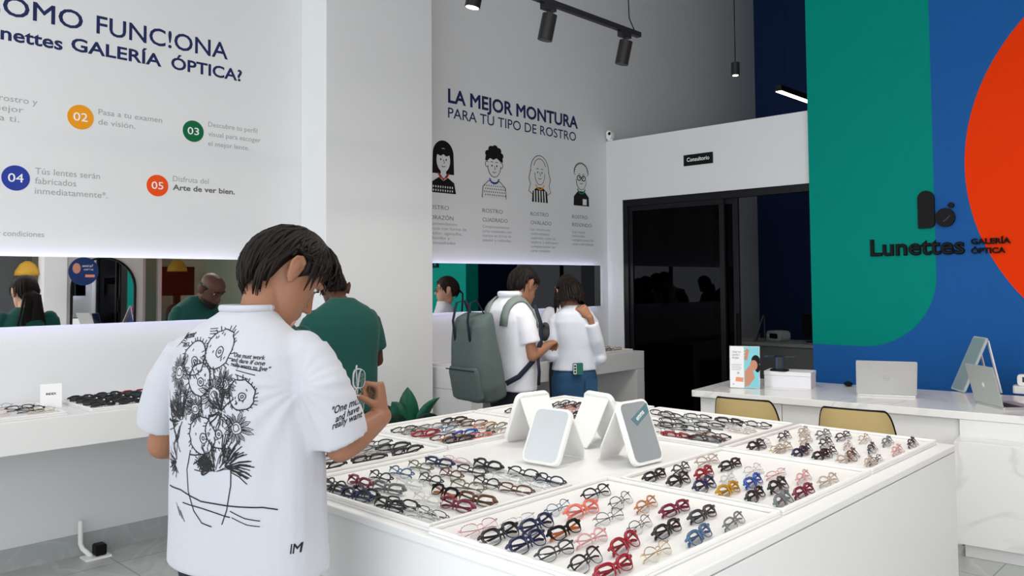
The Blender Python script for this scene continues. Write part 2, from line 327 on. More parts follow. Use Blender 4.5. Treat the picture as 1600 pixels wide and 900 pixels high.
def face_card(cy, z0, kind, label, title, body, bx):
    t = thing('face_drawing', label, 'drawing', (0,0,0), 0, 'face drawings on the recessed wall')
    T = MX @ Matrix.Translation((cy, z0, 0))
    E = lambda x, y, rx, ry, t_=.002, n=32: (x, y, rx, ry, t_, T, n)
    hair, face, top, line = MB(), MB(), MB(), MB()
    def ell(x,y,rx,ry,a0=0,a1=2*PI,n=36): return [(x+rx*math.cos(a0+(a1-a0)*k/n), y+ry*math.sin(a0+(a1-a0)*k/n)) for k in range(n+1)]
    fm = SKINV
    if kind == 'heart':
        hair.poly(ell(0,.10,.115,.12,0,PI)+[(-.12,-.06),(.12,-.06)], .001, T)
        face.poly(ell(0,.055,.075,.10), .002, T); hm, tm = BLACK, BLACK
        hair.poly([(-.075,.15),(-.07,.10),(-.03,.09),(0,.105),(.03,.09),(.07,.10),(.075,.15)], .003, T)
        face.poly([(-.03,-.1),(.03,-.1),(.03,-.03),(-.03,-.03)], .0015, T)
        top.poly([(-.14,-.22),(.14,-.22),(.12,-.13),(.05,-.09),(0,-.12),(-.05,-.09),(-.12,-.13)], .002, T); acc = (.55,.06,.03)
        line.ribbon([(-.06,-.05),(0,-.11),(.06,-.05)], .012, .004, T)
        for i in range(18): top_x = -.11+.026*(i%9); face.disc(top_x, -.17-.03*(i//9), .006, .01, .0035, T, 8)
    elif kind == 'square':
        hair.poly(ell(0,.105,.108,.112,-.05,PI+.05)+[(-.085,.10),(-.05,.125),(-.01,.112),(.03,.13),(.085,.10)], .0025, T)
        for dx, dy, rr_ in ((-.075,.165,.035),(-.035,.205,.036),(.012,.215,.036),(.055,.195,.036),(.085,.155,.032)): hair.disc(dx,dy,rr_,rr_*.85,.0025,T,16)
        face.poly(ell(0,.06,.08,.10), .002, T); line.ribbon(ell(0,.06,.08,.10,PI,2*PI), .005, .003, T); hm, tm = BLACK, SKINV; acc = (.02,.05,.3)
        line.ribbon(ell(-.09,.07,.018,.025), .005, .002, T); line.ribbon(ell(.09,.07,.018,.025), .005, .002, T)
        top.poly([(-.15,-.23)]+[(-.14,-.14),(-.08,-.08),(.08,-.08),(.14,-.14),(.15,-.23)], .001, T)
        line.ribbon([(-.15,-.23),(-.14,-.13),(-.07,-.075),(0,-.09),(.07,-.075),(.14,-.13),(.15,-.23)], .005, .003, T)
        for i in range(40):
            x, y = -.12+.027*(i%10)+.012*((i//10)%2), -.12-.027*(i//10); line.disc(x, y, .004, .007, .003, T, 6)
    elif kind == 'oval':
        hair.poly(ell(0,.07,.13,.15), .001, T); hair.poly([(-.13,.05),(-.15,-.12),(-.06,-.16),(.06,-.16),(.15,-.12),(.13,.05)], .001, T)
        line.ribbon(ell(0,.08,.125,.14,-.1,PI+.1), .006, .002, T)
        line.ribbon([(-.125,.08),(-.15,-.0),(-.13,-.06),(-.155,-.12),(-.08,-.16)], .006, .002, T); line.ribbon([(.125,.08),(.15,0),(.13,-.06),(.155,-.12),(.08,-.16)], .006, .002, T)
        line.ribbon(ell(0,.09,.085,.1,.3,PI-.3), .005, .003, T)
        face.poly(ell(0,.04,.068,.095), .002, T); line.ribbon(ell(0,.04,.068,.095,PI*.95,2.05*PI), .005, .003, T); hm, tm = SKINV, BLACK; acc = (.75,.3,.02)
        top.poly([(-.11,-.22),(.11,-.22),(.10,-.12),(.04,-.08),(-.04,-.08),(-.10,-.12)], .002, T)
        for i in range(5): face.poly([(-.085+.038*i,-.22),(-.07+.038*i,-.22),(-.07+.036*i,-.11),(-.085+.036*i,-.11)], .003, T)
    else:
        for a in range(12): hair.disc(.075*math.cos(a*PI/11), .10+.06*math.sin(a*PI/11), .033, .033, .001, T, 14); line.ribbon(ell(.085*math.cos(a*PI/11), .11+.075*math.sin(a*PI/11), .026,.026, a*PI/11-1.3, a*PI/11+1.3, 10), .005, .002, T)
        hair.poly(ell(0,.11,.08,.07), .001, T)
        face.poly(ell(0,.04,.078,.1), .002, T); line.ribbon(ell(0,.04,.078,.1,PI,2*PI), .005, .003, T); hm, tm = SKINV, BLACK; acc = (.0,.2,.1)
        top.poly([(-.12,-.22),(.12,-.22),(.115,-.13),(.05,-.075),(-.05,-.075),(-.115,-.13)], .002, T)
        face.poly([(.02,-.21),(.08,-.21),(.08,-.15),(.02,-.15)], .003, T)
        for sx in (-1,1): line.ribbon(ell(sx*.036,.055,.028,.024), .009, .004, T)
        line.ribbon([(-.01,.06),(.01,.06)], .008, .004, T)
    for sx in (-1,1):
        line.disc(sx*.03,.06,.006,.009,.004,T,10)
        line.ribbon([(sx*.045,.09),(sx*.03,.096),(sx*.017,.09)], .005,.004,T)
    line.ribbon([(.0,.06),(.012,.03),(0,.027)], .004,.004,T); line.ribbon(ell(0,.012,.02,.014,PI*1.1,1.9*PI,8), .005,.004,T)
    coll = MB(); coll.ribbon([(-.06,-.055),(-.035,-.09),(0,-.1),(.035,-.09),(.06,-.055)], .012, .0045, T)
    hair.obj('hair', hm, t); face.obj('face', fm, t); top.obj('clothing', tm, t); line.obj('outline', BLACK, t); coll.obj('collar', mat('collar_'+kind, acc, .5), t)
    letters('face_caption', [dict(body=s_, x0=bx, x1=bx+w_, base=z_, cap=.034, bold=.0) for s_, z_, w_ in title], mat('mid_grey_vinyl', (.2,.2,.21), .6), t)
    letters('advice_text', [dict(body=s_, x0=bx, x1=bx+w_, base=2.022-.0395*i, cap=.024, bold=.004) for i, (s_, w_) in enumerate(body)], GREYTXT, t)
face_card(4.48, 2.51, 'heart', 'black haired face drawing with a red collar, beside the column edge', [('ROSTRO',2.15,.25),('CORAZÓN',2.066,.30)], [('Recomendamos',.34),('marcos con forma de',.45),('aviador, agatadas,',.40),('redondas y',.26),('semicuadradas',.32)], 4.29)
face_card(5.077, 2.515, 'square', 'face drawing with short black hair, dotted jumper and blue collar', [('ROSTRO',2.155,.25),('CUADRADO',2.076,.31)], [('Complementamos',.33),('caras cuadradas con',.36),('marcos en forma de',.36),('aviador y redondas.',.36)], 4.931)
face_card(5.68, 2.51, 'oval', 'long wavy haired face drawing with striped top and yellow collar', [('ROSTRO',2.16,.25),('OVALADO',2.08,.29)], [('Las monturas',.27),('redondeadas',.26),('cuadradas como las',.35),('wayfarer y clubmaster',.39),('complementan las',.34),('caras ovaladas',.27)], 5.55)
face_card(6.295, 2.515, 'round', 'curly haired face drawing wearing round glasses and a dark jumper', [('ROSTRO',2.165,.24),('REDONDO',2.087,.30)], [('Las caras',.20),('redondas',.19),('complementan las',.33),('caras redondeadas',.33)], 6.151)
# mural logo
t = thing('wall_sign', 'black shop logo and name mounted on the green and blue mural', 'sign', (0,0,0))
MYs = wallM('Y', YB-.004)
b = MB(); n = 14
b.poly([(-2.078,1.932),(-2.01,1.932)]+[(-2.0+.04*math.sin(a*PI/2/n), 1.972-.04*math.cos(a*PI/2/n)) for a in range(n+1)]+[(-2.019+.059*math.cos(a*PI/n), 2.158+.059*math.sin(a*PI/n)) for a in range(n+1)], .022, MYs)
b.disc(-1.888, 2.006, .068, .07, .022, MYs); b.disc(-1.846, 2.095, .021, .021, .022, MYs, 20)
b.obj('emblem', BLACK, t)
b = MB(); b.ribbon([(-1.90,1.975),(-1.868,2.0),(-1.853,2.02)], .008, .024, MYs).obj('emblem_notch', mat('dark_slate', (.03,.035,.045), .4), t)
def ysign(name, **a): b = MB(); b.add(*text_mesh(t=.022, **a), MYs); b.obj(name, BLACK, t)
ysign('shop_name', body='Lunettes', x0=-2.442, x1=-1.761, base=1.735, cap=.12, bold=.038)
ysign('shop_subtitle', body='GALERÍA', x0=-1.722, x1=-1.465, base=1.80, cap=.038, bold=.045)
ysign('shop_subtitle', body='ÓPTICA', x0=-1.722, x1=-1.50, base=1.732, cap=.038, bold=.045)
t = thing('door_sign', 'small black Consultorio plate above the smoked glass door', 'sign', (0,0,0))
MYd = wallM('Y', 6.71)
MB().box(-4.176,-3.867,6.700,6.71,2.634,2.738).obj('plate', BLACK, t)
b = MB(); b.add(*text_mesh('Consultorio', x0=-4.14, x1=-3.90, base=2.672, cap=.036, bold=.02, t=.0015), wallM('Y', 6.70)).obj('lettering', mat('white_vinyl', (.85,.85,.85), .5), t)
# ------------------------------------------------------------------ lit wall mirrors
def wall_mirror(y0, y1, z0, z1, label):
    t = thing('wall_mirror', label, 'mirror', (XL, y0, z0)); L, Hh = y1-y0, z1-z0
    MB().box(.045,.05,0,L,0,Hh).obj('mirror_glass', MIRROR, t)
    MB().box(.0,.045,.16,L-.16,.10,Hh-.10).obj('backing', WHITE, t)
    b = MB(); b.box(.030,.044,.06,L-.06,Hh-.095,Hh-.075); b.box(.030,.044,.06,L-.06,.075,.095); b.box(.030,.044,.06,.08,.10,Hh-.10); b.box(.030,.044,L-.08,L-.06,.10,Hh-.10)
    b.obj('light_strip', LEDW, t)
wall_mirror(-1.2, 2.712, 1.323, 1.708, 'long horizontal backlit mirror under the numbered steps')
wall_mirror(4.12, 6.557, 1.30, 1.705, 'horizontal backlit mirror under the four face drawings')

# ------------------------------------------------------------------ display counters
def portal_counter(y0, y1, xf, label, legs=(1,1)):
    t = thing('display_counter', label, 'counter', (XL, y0, 0)); L = y1-y0; D = xf-XL
    MB().box(.003,D,0,L,.74,.9).obj('counter_top', WHITE, t, bevel=.004)
    if legs[0]: MB().box(.02,D,0,.12,0,.739).obj('leg', WHITE, t, bevel=.004)
    if legs[1]: MB().box(.02,D,L-.12,L,0,.739).obj('leg', WHITE, t, bevel=.004)
    return t
portal_counter(-1.3, 3.13, -4.43, 'long white counter running under the long backlit mirror')
portal_counter(4.13, 6.33, -4.40, 'white open-fronted counter beneath the mirror with face drawings')
ISX0, ISX1, ISY0, ISY1 = -2.985, -.99, 1.37, 3.52
t = thing('display_island', 'big square white island table covered with trays of eyeglasses', 'display table', (ISX0, ISY0, 0)); LX, LY = ISX1-ISX0, ISY1-ISY0
MB().box(.012,LX-.012,.012,LY-.012,.0,.874).obj('cabinet_body', WHITE, t, bevel=.003)
MB().box(0,LX,0,LY,.875,.9).obj('table_top', WHITE, t, bevel=.004)
MB().box(.02,LX-.02,.0,.0115,.03,.68).obj('front_panel', WHITE, t, bevel=.002)
MB().box(LX-.0115,LX,.004,LY-.004,.03,.872).obj('side_panel', WHITE, t, bevel=.002)

# ------------------------------------------------------------------ trays
TRAYS = {}
def tray(key, x0, x1, y0, y1, z, label, group=None):
    TRAYS[key] = (x0,x1,y0,y1)
    t = thing('display_tray', label, 'tray', ((x0+x1)/2, (y0+y1)/2, z), 0, group); a, b_ = (x1-x0)/2, (y1-y0)/2
    m = MB(); m.box(-a,a,-b_,b_,0,.008); m.obj('tray_base', TRAYW, t, bevel=.002)
    m = MB(); r = .012
    m.box(-a,a,-b_,-b_+r,.008,.019); m.box(-a,a,b_-r,b_,.008,.019); m.box(-a,-a+r,-b_+r,b_-r,.008,.019); m.box(a-r,a,-b_+r,b_-r,.008,.019)
    m.obj('tray_rim', TRAYW, t, bevel=.003)
G = 'eyeglass trays on the island'
tray('A', -2.345, -1.655, 1.40, 1.985, .9, 'white tray on the island between the man in white and the standing mirrors', G)
tray('B', -1.64, -1.045, 1.385, 2.14, .9, 'white tray at the near corner of the island', G)
tray('C', -1.60, -1.045, 2.155, 2.795, .9, 'white tray midway along the aisle edge of the island', G)
tray('D', -1.60, -1.045, 2.81, 3.475, .9, 'white tray at the desk end of the aisle edge of the island', G)
tray('L1', -2.955, -2.385, 1.41, 2.11, .9, 'white tray on the island under the forearm of the man in white', G)
tray('L2', -2.955, -2.40, 2.13, 2.79, .9, 'white tray on the island next to the dark green plant', G)
tray('L3', -2.955, -2.36, 2.81, 3.48, .9, 'white tray at the far corner of the island behind the standing mirrors', G)
tray('R3', -2.33, -1.63, 2.83, 3.475, .9, 'white tray on the island closest to the mustard chairs', G)
G2 = 'eyeglass trays on the long wall counter'
tray('K1', -4.95, -4.46, .85, 1.42, .9, 'white tray of pale frames before the brand card', G2)
tray('K2', -4.95, -4.46, 1.53, 2.55, .9, 'white tray of dark sunglasses on the long wall counter', G2)
G3 = 'eyeglass trays on the counter by the face drawings'
tray('P1', -4.93, -4.47, 4.16, 4.72, .9, 'white tray of frames at the column end of the counter', G3)
tray('P2', -4.93, -4.47, 4.80, 5.45, .9, 'white tray of pink and brown frames between the couple', G3)
tray('P3', -4.93, -4.47, 5.55, 6.25, .9, 'white tray of dark frames at the doorway end of the counter', G3)
# ------------------------------------------------------------------ eyeglasses
LENS = glassy('clear_lens', (.975,.98,.985), .02, .05, (.75,.77,.8), k=.45); DLENS = glassy('dark_sun_lens', (.05,.05,.055), .15); BLENS = glassy('blue_mirror_lens', (.04,.14,.2), .4, .02, (.3,.8,1)); RLENS = glassy('red_mirror_lens', (.25,.03,.02), .4, .02, (1,.35,.2)); YLENS = glassy('brown_sun_lens', (.35,.2,.08), .15)
def outline(style, n=26):
    hw, hh, e, dz, cut = {'round':(.0235,.0225,2,0,0), 'square':(.0265,.0195,3.2,0,0), 'panto':(.0255,.0215,2.4,.001,0), 'cateye':(.0270,.0200,2.5,0,1), 'big':(.0285,.0245,2.6,0,0), 'slim':(.0265,.0150,2.8,0,0)}[style]
    P = []; hh *= .82
    for k in range(n):
        a = 2*PI*k/n; c, s = math.cos(a), math.sin(a)
        x = hw*math.copysign(abs(c)**(2/e), c); z = hh*math.copysign(abs(s)**(2/e), s)
        if z > 0 and style in ('panto','round'): x *= 1.03
        if z < 0: x *= .93
        if cut and x > 0 and z > 0: x += .005*(x/hw)*(z/hh); z += .004*(x/hw)
        P.append((x, z))
    return hw, hh, P
PROTO = {}
def proto(style, wt):
    key = (style, wt)
    if key in PROTO: return PROTO[key]
    hw, hh, P = outline(style); r = {'thick':.0030,'mid':.0019,'wire':.0009}[wt]; br = .0085; cx = br+hw
    TILT = Matrix.Rotation(math.radians(-44), 4, 'X')
    def front(sx): return [(sx*(cx+x), .0012*((cx+x)/.03)**2, z) for x, z in P]
    fm = MB()
    for sx in (-1,1):
        F = front(sx); n = len(F); rings = []
        for i in range(n):
            p = Vector(F[i]); tn = (Vector(F[(i+1)%n])-Vector(F[i-1])).normalized(); o = tn.cross(Vector((0,1,0))).normalized()
            rr = r*(.42+.98*min(1,max(0,(P[i][1]/hh+.55)/1.0)))
            rings.append([p+o*rr*math.cos(a)+Vector((0,1,0))*rr*(1.2 if wt=='thick' else 1)*math.sin(a) for a in [2*PI*k/6 for k in range(6)]])
        v = [q for R_ in rings for q in R_]
        fm.add(v, [(i*6+k, i*6+(k+1)%6, ((i+1)%n)*6+(k+1)%6, ((i+1)%n)*6+k) for i in range(n) for k in range(6)])
        fm.tube([(sx*(cx+hw*.93),.002,hh*.55),(sx*(cx+hw+.006),.003,hh*.55),(sx*(cx+hw+.008),.009,hh*.5)], [r*1.3,r*1.5,r*1.3], 6)
        if wt != 'thick': fm.tube([(sx*(br+.001),.002,-.003),(sx*(br-.004),.008,-.006)], .0012, 5)
        else: fm.tube([(sx*(br+.001),.0005,.006),(sx*(br-.0025),.004,-.003),(sx*(br-.0005),.008,-.012)], [.0020,.0026,.0016], 6)
    fm.tube([(-br-.001,.0,hh*.38),(-br*.4,-.0008,hh*.52),(br*.4,-.0008,hh*.52),(br+.001,.0,hh*.38)], r*1.15, 6)
    lens = []
    for sx in (-1,1):
        b = MB(); F = front(sx); n = len(F); b.v = [(x,y,z) for x,y,z in F]+[(sx*cx,-.0012,0)]; b.f = [(i,(i+1)%n,n) for i in range(n)]; lens.append(b)
    tem = []
    for sx, yy in ((-1,.011),(1,.017)):
        b = MB(); tr = max(r, .0011)
        b.tube([(sx*(cx+hw+.006),.004,hh*.58),(sx*(cx+hw+.005),yy*.7,hh*.57),(sx*(cx+hw-.006),yy,hh*.5),(sx*.015,yy+.002,hh*.2),(-sx*.03,yy+.002,hh*.05),(-sx*.050,yy+.001,-hh*.05),(-sx*.060,yy-.001,-hh*.3)], [tr*1.2,tr,tr,tr,tr*1.1,tr*1.3,tr*1.1], 6); tem.append(b)
    allv = [TILT @ Vector(p) for b in [fm]+lens+tem for p in b.v]; dz = -min(p.z for p in allv)
    T = Matrix.Translation((0,0,dz+.0003)) @ TILT
    out = []
    for nm, b, mm in [('frame_front',fm,BLACK),('lens',lens[0],LENS),('lens',lens[1],LENS),('temple',tem[0],BLACK),('temple',tem[1],BLACK)]:
        b.v = [tuple(T @ Vector(p)) for p in b.v]; out.append((nm, b.mesh(nm, mm, True)))
    PROTO[key] = out; PROTO[(key,'t')] = (T, cx); return out
def gm(name, colr, clear=0, **k):
    if not clear: return mat('frame_'+name, colr, .22, spec=.5, **k)
    return mat('frame_'+name, colr, .15, alpha=1-clear, **k)
FCOL = {'k':('black',(.008,.008,.01),0),'n':('navy',(.006,.012,.055),0),'b':('blue',(.02,.08,.34),0),'r':('red',(.27,.008,.02),0),'m':('burgundy',(.16,.008,.03),0),
 'g':('grey',(.16,.18,.19),.15),'c':('clear crystal',(.66,.68,.68),.55),'p':('pale pink',(.72,.38,.38),.3),'s':('salmon pink',(.80,.20,.14),.2),'o':('black and orange',(.55,.13,.02),0),
 't':('brown tortoiseshell',(.10,.035,.014),0),'y':('mustard yellow',(.50,.26,.015),.1),'l':('thin gold',(.55,.42,.2),0),'e':('beige',(.52,.42,.34),.25),'v':('olive',(.16,.17,.10),.1),'d':('dark grey',(.035,.038,.045),0),
 'w':('silver',(.45,.47,.48),0),'q':('steel blue',(.05,.12,.22),0),'a':('tan orange',(.50,.20,.08),.1)}
def eyeglasses(loc, rz, c, style, wt, label, group, lens=None, tem=None):
    nm, rgb, clr = FCOL[c]; metal = wt == 'wire'
    m = gm(nm.replace(' ','_')+('_wire' if metal else ''), rgb, 0 if metal else clr, metal=.8 if metal and c in 'lwgecp' else 0)
    root = thing('eyeglasses' if not lens else 'sunglasses', label, 'glasses', loc, rz, group)
    for n_, me in proto(style, wt):
        o = bpy.data.objects.new(n_, me); COL.objects.link(o); o.parent = root
        if me.materials:
            o.material_slots[0].link = 'OBJECT'
            o.material_slots[0].material = (lens or LENS) if n_ == 'lens' else (BLACK if c == 'o' and n_ == 'frame_front' else m)
    if lens:
        st_ = bpy.data.objects.new('price_sticker', mark((style, wt))); COL.objects.link(st_); st_.parent = root
    return root
def mark(key):
    if (key,'s') not in PROTO:
        T, cx = PROTO[(key,'t')]; b = MB()
        b.disc(cx+.004,.004,.0045,.003,.0008, T @ Matrix(((1,0,0,0),(0,0,-1,-.0022),(0,1,0,0),(0,0,0,1))), 14); PROTO[(key,'s')] = b.mesh('price_sticker', mat('white_sticker', (.85,.85,.85), .6))
    return PROTO[(key,'s')]
ORD = ['first','second','third','fourth','fifth','sixth','seventh','eighth','ninth','tenth','eleventh','twelfth']
# colour, thickness (T thick, M mid, W wire) and x,y of each pair in the photograph, row after row
ROWS = {
'B': ('on the near corner tray', 90+7, [
  'pW722,835 kT770,840 nT813,853 dM858,866 kM912,878 rT962,889',
  'cW812,812 nT842,820 oT886,829 pM928,841 rT980,850 lW1030,861',
  'qW875,793 sT913,797 gW955,807 gW1003,819 kT1046,827 qT1096,836',
  'kM935,770 dW973,782 aM1013,788 mT1058,795 dT1101,804 gM1150,814']),
'C': ('midway along the aisle', 90+7, [
  'kT1017,746 kT1053,754 nT1096,761 yT1136,767 kT1176,776 gT1222,786',
  'dM1067,732 rT1103,739 cM1140,748 bT1180,752 kT1219,759 mT1262,768',
  'eM1108,720 kT1144,726 cW1180,735 pW1215,739 pM1258,745 eM1297,750']),
'D': ('along the aisle by the desk', 90+7, [
  'kT1165,703 lW1195,709 nT1231,714 kT1267,718 eM1307,723 eM1347,729',
  'cW1195,693 eM1227,699 kM1262,701 kM1299,706 tM1335,710 dW1371,717',
  'dM1228,681 eM1261,686 dM1293,691 eW1327,694 dM1365,699 pM1405,703',
  'eM1258,673 gM1289,678 dM1320,681 eW1353,685 gM1389,689 kM1428,691']),
'A': ('before the standing mirrors', 0, [
  'kT498,768 nT533,779 kT585,795 wW648,814',
  'kM522,758 kT568,771 kM625,787 dW682,803',
  'mT559,753 gT604,763 cM664,781 mT716,791',
  'kM592,745 cM638,756 oT693,769 tT754,784',
  'qM624,738 dM670,749 vM728,761',
  'vM654,729 tM702,741 kM758,754 tM818,768',
  'nT684,723 kM735,735 cM792,748 cW850,761',
  'pW710,718 kT760,728 kM816,740 nM866,752']),
'L1': ('under the raised forearm', -90-4, [
  'tM493,720 kT519,731 kT583,718',
  'dM508,708 eM573,712 kT640,706',
  'gM560,703 gW590,703 kT612,699',
  'kT545,700 kM588,693']),
'L2': ('beside the plant', -90-4, [
  'kM617,673 rT654,679 tM679,685 pM692,691 kT722,693',
  'vM629,677 eW654,667 aM706,685 kM752,679 sM765,685',
  'gM673,666 qM694,671 bT724,677 eM782,675',
  'kT708,657 tM718,661 tM739,661 aM755,665 vM774,666']),
'L3': ('behind the standing mirrors', -90, [
  'aM771,650 kM788,652', 'kM800,641 gW842,648 dM858,652',
  'kM863,637 aM881,641 pM897,641 kT903,646 dM911,657',
  'kM874,631 kM886,632 mM896,635 kT908,633 gW908,668']),
'R3': ('near the mustard chairs', 180, [
  'kM1036,646 kM1051,650 kM1092,651 kT1141,658 kM1197,665',
  'kM1052,658 gM1079,658 kW1130,663', 'dM1034,662 kM1053,665 kM1110,664 cW1167,671 eW1180,674',
  'kM1089,670 mM1061,681 tT1116,686 kM1134,683', 'rT1045,684 gW1036,672 kM1102,693 gM1078,698']),
}
WT = {'T':'thick','M':'mid','W':'wire'}
rr = random.Random(3)
STY = {'T':['square','cateye','panto','square','big'],'M':['panto','round','square','big'],'W':['round','big','panto','slim']}
for key, (place, yaw, rows) in ROWS.items():
    for i, row in enumerate(rows):
        for j, it in enumerate(row.split()):
            c, w_, xy = it[0], it[1], it[2:].split(','); p = atz(float(xy[0]), float(xy[1]), .924); p.z = .9085; q = TRAYS[key]; mx, my = (.028,.072) if abs(abs(yaw)-90) < 30 else (.072,.028)
            p.x = min(max(p.x,q[0]+mx),q[1]-mx); p.y = min(max(p.y,q[2]+my),q[3]-my)
            kind = {'T':'thick rimmed','M':'slim rimmed','W':'wire framed'}[w_]
            nm = FCOL[c][0]
            lab = f"{nm} {'' if 'thin' in nm else kind+' '}eyeglasses {place}, {ORD[j]} in {ORD[i]} row"
            eyeglasses(p, math.radians(yaw+rr.uniform(-7,7)), c, rr.choice(STY[w_]), WT[w_], lab, 'eyeglasses '+place)
# sunglasses and frames on the wall counters
def counter_row(spec, group):
    for lab, c, w_, st, x, y, yaw, ln in spec: eyeglasses((x,y,.9085), math.radians(yaw+rr.uniform(-6,6)), c, st, WT[w_], lab, group, ln)
K = []
for i in range(4):
    for j in range(7):
        c, ln, what = 'k', DLENS, 'black'
        if i == 0 and j >= 2: c, ln, what = 'y', YLENS, 'amber framed'
        if i == 1 and j in (3,4): c, ln, what = 'a', RLENS, 'red mirrored'
        if i == 2 and j in (2,3,4): c, ln, what = 'k', BLENS, 'blue mirrored'
        if i == 3 and j == 2: c, what = 'r', 'red framed'
        K.append((f'{what} sunglasses in the {["front","second","third","back"][i]} counter row, {ORD[j]} from the brand card', c, 'T', ['square','big','cateye'][(i+j)%3], -4.55-.105*i, 1.62+.142*j, 90, ln))
counter_row(K, 'sunglasses on the wall counter tray')
K = [('black slim rimmed frame in front of the brand card','k','M','panto',-4.62,1.30,90,None), ('dark frame behind another beside the brand card','k','M','square',-4.72,1.28,90,None), ('pale frame lying nearest the counter edge by the card','l','W','round',-4.55,1.33,90,None),
     ('pale pink frame cut off by the picture edge on the counter','p','W','big',-4.60,1.14,90,None), ('black frame at the very edge of the picture on the counter','k','W','round',-4.75,1.12,90,None), ('grey wire frame at the back of the pale tray','w','W','round',-4.85,1.22,90,None)]
counter_row(K, 'frames on the pale counter tray')
K = []
for i in range(3):
    K.append((f'dark frame beside the column behind the rucksack, {ORD[i]} along', 'kdt'[i], 'M', 'panto', -4.56-.1*i, 4.26+.06*i, 90, None))
    for j in range(3): K.append((f'{["pale pink","red","brown"][j]} frame between the couple, {["front","middle","back"][i]} of its column', 'prt'[j], 'M', 'square', -4.56-.11*i, 4.92+.16*j, 90, None))
    for j in range(4): K.append((f'{["black","brown","dark","tan"][j]} frame on the doorway end of the counter, {["front","middle","back"][i]} row', 'ktda'[j], 'M', ['square','round','panto'][i], -4.55-.12*i, 5.66+.155*j, 90, None))
counter_row(K, 'frames on the far wall counter')

# ------------------------------------------------------------------ brand card, table mirrors
t = thing('brand_card', 'small white folded card with a printed brand name on the wall counter', 'card', (-4.78,1.44,.9), math.radians(78))
b = MB(); b.box(-.05,.05,0,.0015,0,.125, Matrix.Rotation(math.radians(-10),4,'X')); b.box(-.05,.05,.044,.0455,0,.122, Matrix.Translation((0,0,.0))@Matrix.Rotation(math.radians(0),4,'X')); b.obj('card', mat('white_card', (.85,.85,.86), .6), t)
b = MB(); b.add(*text_mesh('INDEX', x0=-.024, x1=.024, base=.068, cap=.011, bold=.03), Matrix.Rotation(math.radians(-10),4,'X') @ Matrix(((1,0,0,0),(0,0,-1,-.0002),(0,1,0,0),(0,0,0,1)))).obj('lettering', BLACK, t)
FRAMEW = mat('white_mirror_plastic', (.86,.86,.84), .3)
def stand_mirror(loc, rz, label, w=.16, h=.235, lean=27, mark=False):
    t = thing('table_mirror', label, 'mirror', loc, math.radians(rz), 'standing mirrors on the island')
    T = Matrix.Translation((0,0,.0205*math.sin(math.radians(lean)))) @ Matrix.Rotation(math.radians(-lean),4,'X')
    MB().rbox(-w/2,w/2,0,.02,0,h,.028,'y',T).obj('mirror_frame', FRAMEW, t, bevel=.003)
    MB().rbox(-w/2+.009,w/2-.009,-.0012,.0004,.010,h-.009,.022,'y',T).obj('mirror_glass', MIRROR, t)
    zt = h*math.cos(math.radians(lean))*.93; yt = h*math.sin(math.radians(lean))*.93+.016
    ang = math.atan2(.10, zt); L = zt/math.cos(ang)-.001
    S = Matrix.Translation((0,yt,zt)) @ Matrix.Rotation(ang,4,'X')
    b = MB(); b.loft([[tuple(S @ Vector((x,y,z))) for x, y in ((-q,0),(q,0),(q,.006),(-q,.006))] for q, z in ((w/2-.012,0),(w/2-.012,-L*.75),(w/2-.03,-L*.995))])
    b.obj('strut', FRAMEW, t, bevel=.001)
    if mark:  # teal strip and letters painted as a reflection in the glass
        b = MB(); b.poly([(-.035,.162),(-.012,.135),(.072,.176),(.072,.210)], .0006, T @ Matrix(((1,0,0,0),(0,0,-1,-.0014),(0,1,0,0),(0,0,0,1)))); b.obj('mark', mat('teal_reflection', (.10,.20,.23), .4), t)
        b = MB(); b.add(*text_mesh('emma', x0=.0, x1=.055, base=.0, cap=.017, bold=.02, t=.0004), T @ Matrix(((1,0,0,0),(0,0,-1,-.0022),(0,1,0,0),(0,0,0,1))) @ Matrix.Translation((-.004,.152,0)) @ Matrix.Rotation(math.radians(26),4,'Z')); b.obj('reflection_text', mat('white_vinyl', (.85,.85,.85), .5), t)
stand_mirror((-1.95,2.15,.9), 4, 'standing mirror with its pale glass toward the front trays', .165, .207, 28)
stand_mirror((-1.665,2.425,.9), 86, 'standing mirror with a painted teal reflection in its glass corner', .165, .228, 21, True)
stand_mirror((-2.335,2.46,.9), -90-8, 'white mirror back standing beside the tray near the plant', .17, .217, 24)
stand_mirror((-2.02,2.70,.9), 180-12, 'white mirror back standing behind the others, near the far trays', .17, .217, 24)
# ------------------------------------------------------------------ people
def camv(r, a, u): return (r*right + a*fwd + u*up).normalized()
def ring(z, a, b, cx=0, cy=0, e=2.3, n=32):
    R_ = []
    for k in range(n):
        t = 2*PI*k/n; c, s = math.cos(t), math.sin(t)
        R_.append((cx+a*math.copysign(abs(c)**(2/e),c), cy+b*math.copysign(abs(s)**(2/e),s), z))
    return R_
def fuse(mb, name, m, parent, voxel=.005, smooth=6, fn=None):
    """one continuous surface from overlapping closed volumes"""
    o = mb.obj(name, m, None); md = o.modifiers.new('r','REMESH'); md.mode = 'VOXEL'; md.voxel_size = voxel
    sm = o.modifiers.new('s','SMOOTH'); sm.iterations = smooth; sm.factor = .5
    dg = bpy.context.evaluated_depsgraph_get(); me = bpy.data.meshes.new_from_object(o.evaluated_get(dg)); me.name = name
    old = o.data; o.modifiers.clear(); o.data = me; bpy.data.meshes.remove(old)
    if fn:
        ns = [v.normal.copy() for v in me.vertices]
        for v, nn in zip(me.vertices, ns): v.co += nn*fn(v.co, nn)
        me.update()
    for p in me.polygons: p.use_smooth = True
    o.parent = parent; return o
def frame(x, y, z, o): return Matrix(((x.x,y.x,z.x,o.x),(x.y,y.y,z.y,o.y),(x.z,y.z,z.z,o.z),(0,0,0,1)))
